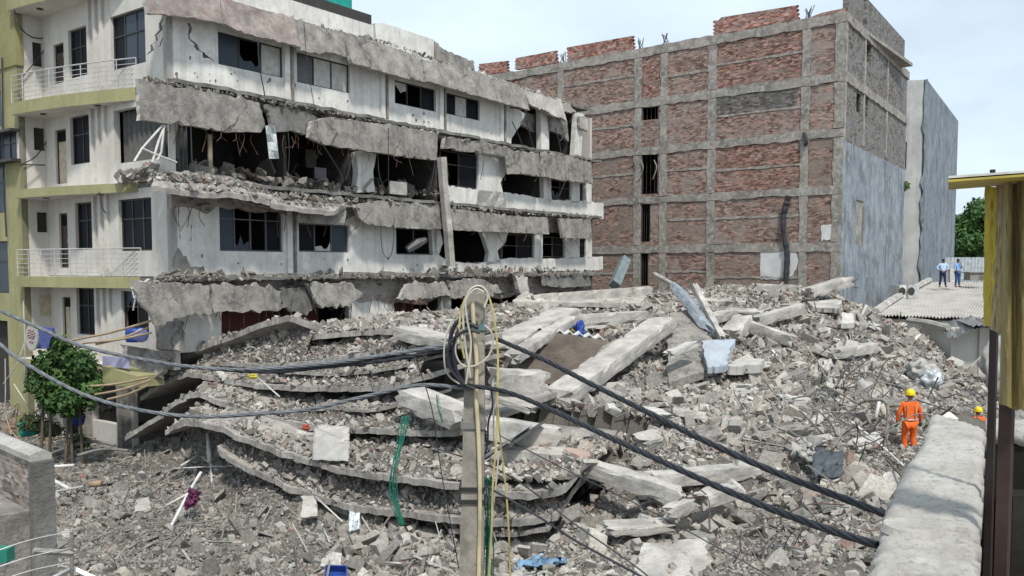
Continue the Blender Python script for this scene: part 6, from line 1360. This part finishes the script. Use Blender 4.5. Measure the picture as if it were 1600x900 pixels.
tubeo([(70, 730, 25), (116, 727, 25)], 0.048, 'white_pipe', 'white pipe lying flat just right of the brick parapet', 'pipe', M_whitepipe, PG)
tubeo([(68, 742, 24), (108, 764, 23.4)], 0.054, 'white_pipe', 'bright white plank slanting right of the brick parapet', 'pipe', M_whitepipe, PG)
tubeo([(88, 768, 23.2), (130, 760, 23.4)], 0.034, 'white_pipe', 'dusty pipe at the foot of the bright white plank', 'pipe', M_conc_l, PG)
tubeo([(140, 757, 23.6), (158, 755, 23.6)], .09, 'dark_board', 'dark wooden board lying among the bricks at left', 'board', M_wood)
tubeo([(1325, 655, 22.5), (1370, 690, 22), (1412, 728, 21)], 0.027, 'white_pipe', 'long white rod sloping down toward the rescue worker', 'pipe', M_whitepipe, PG)
tubeo([(1320, 652, 23), (1340, 632, 23), (1362, 625, 22.8), (1384, 628, 22.6), (1387, 660, 22.4), (1380, 725, 21.8)], .045, 'bent_rail', 'grey bent rail arching beside the rescue worker', 'rail', M_conc)
tubeo([(1376, 632, 23.2), (1384, 650, 23.1), (1398, 665, 23), (1394, 678, 22.9)], .09, 'bent_duct', 'cream curved duct left of the rescue worker', 'duct', M_cablew)
tubeo([(1368, 655, 23), (1374, 628, 23.2)], 0.048, 'white_pipe', 'short upright white pipe behind the bent rail', 'pipe', M_whitepipe, PG)
tubeo([(500, 688, 22.5), (518, 670, 23)], 0.02, 'white_pipe', 'white stick by the white sheet on the stack', 'pipe', M_whitepipe, PG)
tubeo([(403, 590, 25), (437, 620, 24)], 0.02, 'white_pipe', 'thin white stick poking out beneath the upper slabs', 'pipe', M_whitepipe, PG)
tubeo([(493, 776, 21), (535, 815, 20)], 0.02, 'white_pipe', 'pale rod under the bowed slab left of the net', 'pipe', M_whitepipe, PG)
tubeo([(505, 825, 20), (523, 865, 18.6)], 0.02, 'white_pipe', 'pale rod standing in the rubble below the bowed slab', 'pipe', M_whitepipe, PG)
# rebar tangles on the right
RB = 'bent reinforcing bars on the right of the heap'
for i in range(46):
    x, y = random.gauss(1325, 38), random.gauss(655, 42); d = float(np.interp(y, [560, 600, 660, 720, 780], [31, 27, 23, 20.5, 18])) - .2
    p = At(x, y, d); a_ = Vector((random.uniform(-1, 1), random.uniform(-.3, .3), random.uniform(-.2, 1))).normalized(); L = random.uniform(.5, 1.6)
    mb = MB(); mb.tube(catmull([p, p + a_ * L * .4, p + a_ * L * .75 + Vector((random.uniform(-.3, .3), 0, random.uniform(-.2, .1))), p + a_ * L + Vector((random.uniform(-.5, .5), 0, random.uniform(-.5, .1)))], 4), .016, 4)
    tag(mb.build('steel_bar', random.choice([M_rust, M_frame_l, M_conc])), 'bent steel bar sticking out of the right slope of the heap', 'steel bar', RB)
for i in range(26):
    x, y = random.uniform(1150, 1290), random.uniform(800, 870); p = At(x, y, float(np.interp(y, [800, 880], [17.2, 15]))); a_ = Vector((random.uniform(-.5, .9), -.1, random.uniform(-1, .6))).normalized(); L = random.uniform(.4, 1.3)
    mb = MB(); mb.tube(catmull([p, p + a_ * L * .5 + Vector((0, -.1, .1)), p + a_ * L + Vector((random.uniform(-.3, .3), 0, -.1))], 4), .013, 4); tag(mb.build('steel_bar', random.choice([M_rust, M_frame_l, M_conc])), 'bent steel bar hanging at the lower right foot of the heap', 'steel bar', 'bent bars at the foot of the heap')
def sheet_obj(pix, name, label, cat, mat, crumple=.08, n=12, th=.02):
    c_ = [At(*p) for p in pix]; G = [[c_[0].lerp(c_[1], j / n).lerp(c_[3].lerp(c_[2], j / n), i / n) + Vector((noise.noise(Vector((i * .5, j * .5, 1))), noise.noise(Vector((i * .5, j * .5, 5))), noise.noise(Vector((i * .45, j * .45, 9))))) * crumple for j in range(n + 1)] for i in range(n + 1)]
    mb = MB(); mb.sheet(G, th); return tag(mb.build(name, mat, smooth=True), label, cat)
M_wsheet = plain('white_sheet', (.33, .32, .30), .6, var=.15); M_tarp = plain('blue_tarp', (.14, .24, .35), .5, var=.3, sc=6); M_blue = plain('blue_plastic', (.018, .05, .23), .4); M_zinc = plain('pale_zinc', (.45, .49, .51), .4, .3)
sheet_obj([(488, 718, 21.6), (545, 720, 21.1), (546, 690, 21.9), (490, 667, 22.6)], 'white_sheet', 'square white sheet folded over the slab edge left of the green net', 'sheet', M_wsheet, .05)
sheet_obj([(492, 690, 22.2), (545, 692, 21.8), (546, 664, 23), (494, 664, 23.2)], 'white_sheet', 'pale crumpled board behind the square white sheet', 'sheet', M_conc_l, .08)
sheet_obj([(862, 727, 19.6), (895, 712, 19.5), (880, 703, 20.3), (843, 706, 20.3)], 'zinc_sheet', 'pale blue metal sheet bent over the slab corner', 'metal sheet', M_zinc, .05)
sheet_obj([(800, 888, 16.4), (880, 878, 16.6), (893, 872, 17.2), (846, 864, 17.4)], 'blue_tarpaulin', 'crumpled blue sheet at the bottom centre right of the pole', 'tarpaulin', M_tarp, .16)
sheet_obj([(800, 905, 16), (856, 905, 16), (858, 890, 16.4), (800, 892, 16.4)], 'white_tarpaulin', 'whitish torn sheet below the crumpled blue one', 'tarpaulin', M_wsheet, .14)
sheet_obj([(1236, 702, 20.2), (1280, 728, 19.8), (1274, 700, 20.4), (1252, 686, 20.8)], 'white_cloth', 'white cloth hanging at the edge of the pit on the right', 'cloth', M_wsheet, .25)
sheet_obj([(1268, 744, 19.0), (1316, 746, 18.8), (1318, 706, 19.6), (1272, 700, 19.8)], 'dark_tarpaulin', 'dark blue grey tarpaulin in the pit below the white cloth', 'tarpaulin', plain('dark_tarp', (.06, .07, .08), .6), .10)
sheet_obj([(545, 830, 19.6), (563, 826, 19.6), (562, 800, 19.9), (545, 798, 19.9)], 'white_board', 'small blue white board hanging under the bowed slab', 'panel', M_zinc, .04)
sheet_obj([(292, 790, 21.2), (306, 786, 21.2), (308, 768, 21.6), (294, 766, 21.6)], 'maroon_rag', 'maroon rag caught on the slanting white pipe', 'rag', plain('maroon_cloth', (.10, .02, .06), .8), .2)
sheet_obj([(1442, 700, 20), (1400, 720, 20.4), (1398, 708, 21), (1420, 700, 21)], 'wooden_plank', 'orange brown plank at the feet of the rescue worker', 'plank', plain('orange_wood', (.32, .16, .07), .8), .04) if False else None
def lump(pix, r, name, label, cat, mat, sq=(1, 1, .8), amp=.35, seed=0):
    bm = bmesh.new(); bmesh.ops.create_icosphere(bm, subdivisions=4, radius=1); c_ = At(*pix)
    for v_ in bm.verts:
        k = 1 + amp * noise.noise(v_.co * 1.6 + Vector((seed, 0, 0))) + amp * .3 * noise.noise(v_.co * 5 + Vector((seed, 3, 0))); v_.co = Vector((v_.co.x * sq[0], v_.co.y * sq[1], v_.co.z * sq[2])) * k * r
    m_ = bpy.data.meshes.new(name); bm.to_mesh(m_); bm.free(); m_.materials.append(mat); m_.polygons.foreach_set('use_smooth', [True] * len(m_.polygons)); o = bpy.data.objects.new(name, m_); col.objects.link(o); o.location = c_; return tag(o, label, cat)
lump((1440, 578, 30), .48, 'white_sack', 'large white sack lying on the rubble above the rescue worker', 'sack', M_wsheet, (1.1, .8, .7), .5, 1)
lump((1456, 592, 29.5), .32, 'white_sack', 'smaller bluish white bag right below the large sack', 'sack', M_zinc, (1, .8, 1), .5, 5)
lump((1352, 612, 27), .35, 'white_sack', 'white bag up the slope left of the rescue worker', 'sack', M_wsheet, (.9, .8, 1.1), .5, 9)
lump((905, 517, 29.6), .3, 'blue_cloth', 'bright blue cloth bundled in the hollow between the beams', 'cloth', M_blue, (.7, .6, 1.0), .7, 3)
lump((884, 515, 30.2), .3, 'yellow_cloth', 'dark yellow cloth bundled left of the blue cloth', 'cloth', plain('mustard_cloth', (.25, .2, .03), .8), (1.2, .6, .6), .7, 4)
lump((1570, 570, 30), .7, 'white_tarpaulin', 'white tarpaulin hanging behind the black post', 'tarpaulin', M_wsheet, (1.1, .5, 1.5), .4, 14)
lump((395, 588, 25.2), .12, 'yellow_rag', 'small bright yellow rag on the slab under the cable', 'rag', plain('yellow_rag', (.38, .34, .05), .8), (1, .8, .6), .6, 13)
lump((478, 668, 22.6), .085, 'red_bag', 'small red bag beside the white sheet', 'bag', plain('red_plastic', (.32, .06, .04), .5), (1.2, 1, 1), .5, 12)
lump((382, 656, 25), .0001, 'x', 'x', 'x', M_blue) if False else None
# blue containers
def bucket(pix, r, h, label, mat, name='blue_barrel', tilt=(0, 0, 0), cat='barrel'):
    c_ = At(*pix); bm = MB(); n_ = 20; prof = [(r * .9, 0), (r, h * .08), (r * 1.04, h * .35), (r * 1.0, h * .37), (r * 1.04, h * .65), (r, h * .9), (r * .8, h), (r * .3, h * 1.02)]
    G = [[(pr * math.cos(k / n_ * 6.2832), pr * math.sin(k / n_ * 6.2832), z) for k in range(n_ + 1)] for pr, z in prof]; bm.grid(G); bm.add([G[0][k] for k in range(n_)], [tuple(range(n_))]); o = bm.build(name, mat, smooth=True); o.location = c_; o.rotation_euler = tilt; return tag(o, label, cat)
bucket((212, 534, 27.6), .30, .45, 'deep blue plastic barrel on the balcony edge at the torn corner', M_blue)
lump((221, 524, 27.1), .22, 'blue_ball', 'light violet blue round tank in front of the deep blue barrel', 'tank', plain('violet_blue', (.25, .30, .62), .4), (1, 1, 1), .04)
bucket((32, 672, 28.5), .26, .55, 'teal plastic tub lying on its side near the tree', plain('teal_plastic', (.01, .28, .25), .4), 'teal_tub', (0, 1.4, .3), 'tub')
bucket((122, 660, 28.5), .2, .35, 'small blue bucket behind the tree stems', M_blue, 'blue_bucket', (.5, .4, 0), 'bucket')
mb = MB(); c_ = At(524, 902, 16.4); ang = .25
for (ox, oy, sx, sy) in ((0, .13, .21, .012), (0, -.13, .21, .012), (.2, 0, .012, .118), (-.2, 0, .012, .118)): mb.obox(c_ + Vector((ox, oy, .10)), (sx, 0, 0), (0, sy, 0), (0, 0, .08))
mb.obox(c_ + Vector((0, 0, .015)), (.2, 0, 0), (0, .118, 0), (0, 0, .01)); o = mb.build('blue_crate', M_blue); o.rotation_euler = (.45, .1, .2); tag(o, 'open blue plastic crate tipped at the bottom edge of the rubble', 'crate')
mb = MB(); c_ = At(350, 845, 20)
for (ox, oy, sx, sy) in ((0, .16, .3, .015), (0, -.16, .3, .015), (.29, 0, .015, .15), (-.29, 0, .015, .15)): mb.obox(c_ + Vector((ox, oy, .1)), (sx, 0, 0), (0, sy, 0), (0, 0, .1))
tag(mb.build('dark_crate', plain('dark_olive_plastic', (.07, .07, .055), .7)), 'dark open crate among the bricks left of the stack foot', 'crate')
mb = MB(); c_ = At(828, 672, 20.2); o_ = (At(790, 700, 19.6), At(845, 662, 20.4))
ax_ = (o_[1] - o_[0]) / 2; mb.obox((o_[0] + o_[1]) / 2, ax_, Vector((.1, -.28, .12)), Vector((0, 0, .04))); wf = mb.build('window_frame', M_frame_l); tag(wf, 'grey metal window frame lying on the block right of the pole', 'window frame')
mb = MB(); mb.obox((o_[0] + o_[1]) / 2 + Vector((-.1, 0, .055)), ax_ * .55, Vector((.08, -.22, .1)), Vector((0, 0, .012))); mb.build('pane', M_zinc, wf)
mb = MB(); mb.tube([At(757, 715, 19.6), At(792, 692, 19.7)], .05, 4); tag(mb.build('metal_bar', M_frame_l), 'grey square metal bar beside the fallen window frame', 'metal bar')
mb = MB(); a_, b_ = At(960, 446, 47), At(977, 406, 49); mb.tube([a_, b_], .35, 4); tag(mb.build('cable_tray', plain('blue_grey_metal', (.16, .2, .21), .6)), 'blue grey metal tray leaning on the brick wall', 'metal tray')
tubeo([(1022, 428, 44), (1040, 438, 43), (1058, 448, 41)], .12, 'metal_strip', 'pale twisted metal strip above the leaning column', 'metal strip', M_conc_l)
# emblem sign on the green building, blue board beside it
sg = empty('shop_sign', At(48, 526, 26.8), 'blue sign board with a white oval emblem sign hung before it', 'sign')
c_ = [At(50, 510, 27.4), At(83, 512, 27.2), At(83, 545, 27.2), At(54, 545, 27.4)]; mb = MB(); mb.prism(c_, Vector((.02, .06, 0))); mb.build('blue_board', plain('sign_blue', (.08, .10, .27), .6), sg)
mb = MB(); cc = At(49, 527, 26.9); P = [cc + Vector((.19 * math.cos(t / 24 * 6.2832), 0, .42 * math.sin(t / 24 * 6.2832))) for t in range(24)]; mb.prism(P, Vector((.02, .05, 0))); ov = mb.build('oval_sign', M_wsheet, sg)
M_mark = plain('dark_red_mark', (.22, .06, .08), .7); mb = MB()
for k, (zz, w) in enumerate(((.20, .09), (.12, .12), (.04, .13), (-.03, .10), (-.16, .06))): mb.tube(catmull([cc + Vector((-w, -.012, zz)), cc + Vector((-w * .3, -.012, zz + .035)), cc + Vector((w * .2, -.012, zz - .03)), cc + Vector((w, -.012, zz + .02))], 4), .010, 4)
mb.build('emblem', M_mark, ov)
# bamboo and awning at the first floor
for i, (p, q) in enumerate((((130, 604), (232, 590)), ((146, 617), (236, 594)), ((168, 624), (232, 602)), ((110, 532), (240, 500)), ((130, 536), (236, 520)), ((150, 538), (232, 512)))):
    a_, b_ = At(*p, 26.6), At(*q, 26.4); mb = MB(); mb.tube(catmull([a_, a_.lerp(b_, .5) + Vector((0, 0, -.06)), b_], 4), .04, 6); tag(mb.build('bamboo_pole', M_wood), ['uppermost of three bamboo poles sticking out of the heap right of the tree', 'middle bamboo pole sticking out of the heap right of the tree', 'lowest bamboo pole pointing at the tree', 'long wooden pole lying along the first floor balcony, upper one', 'long wooden pole lying along the first floor balcony, lower one', 'pole lying under the blue barrel on the balcony'][i], 'pole', 'bamboo poles at the first floor')
mb = MB(); mb.prism([Wg.P(160, 572, 1.5), Wg.P(215, 588, 1.2), Wg.P(215, 606, 1.2), Wg.P(160, 600, 1.5)], -Wg.n * .9); mb.build('awning', M_green, wb)
mb = MB(); a_ = [Wg.P(160, 556, 1.3), Wg.P(200, 560, 1.2), Wg.P(200, 576, 1.2), Wg.P(160, 572, 1.3)]; mb.prism(a_, -Wg.n * .05); mb.build('tarp_strip', plain('lilac_tarp', (.36, .36, .5), .7), wb)
mb = MB(); a_ = [At(8, 690, 29), At(60, 660, 32), At(60, 605, 32), At(8, 620, 30)]; 
c0 = Onz(30, 650, .3); mb.obox(Vector((c0.x, 33, .5)), (1.6, .2, 0), (-.1, .9, 0), (0, 0, .55)); tag(mb.build('low_brick_platform', M_wallb), 'low brick platform before the green building, covered in debris', 'platform')
for i in range(22):
    p = At(random.uniform(0, 110), random.uniform(640, 712), random.uniform(28, 30.5)); p.z = random.uniform(.1, .6); a_ = Vector((random.uniform(-1, 1), random.uniform(-.5, .5), random.uniform(-.1, .35))).normalized()
    mb = MB(); mb.tube([p, p + a_ * random.uniform(.5, 1.6)], .022, 5); tag(mb.build('thin_stick', random.choice([M_steel, M_wood, M_conc_l])), 'thin stick or rod strewn on the ground around the tree', 'stick', 'sticks strewn around the tree')
for pts in ([(5, 660, 12), (14, 600, 12), (38, 530, 12)], [(40, 660, 12), (36, 600, 12), (40, 530, 12)]): pass
for i, (x0, y0, x1, y1) in enumerate(((8, 560, 2, 690), (40, 530, 5, 600), (22, 600, 48, 640), (55, 560, 60, 640), (36, 470, 36, 620))):
    mb = MB(); mb.tube(catmull([At(x0, y0, 28.5), At((x0 + x1) / 2 + 3, (y0 + y1) / 2 + 5, 28.3), At(x1, y1, 28.5)], 5), .018, 4); tag(mb.build('loose_wire', M_steel), ['pale wire hanging at the left edge before the green building', 'pale wire stretched up to the oval sign', 'short loose wire over the low platform', 'loose wire dangling just left of the tree crown', 'thin wire running down the corner of the green building'][i], 'wire')
# arched twigs on the left rubble
for i, pts in enumerate(([(50, 722, 26), (90, 705, 27), (140, 690, 27.5), (180, 696, 27)], [(120, 712, 26.5), (160, 702, 26.8), (200, 704, 26.4)])):
    tubeo(pts, .05, 'fallen_branch', ['long thin fallen branch arching over the rubble by the tree', 'shorter fallen branch right of the long one'][i], 'branch', M_conc_d)
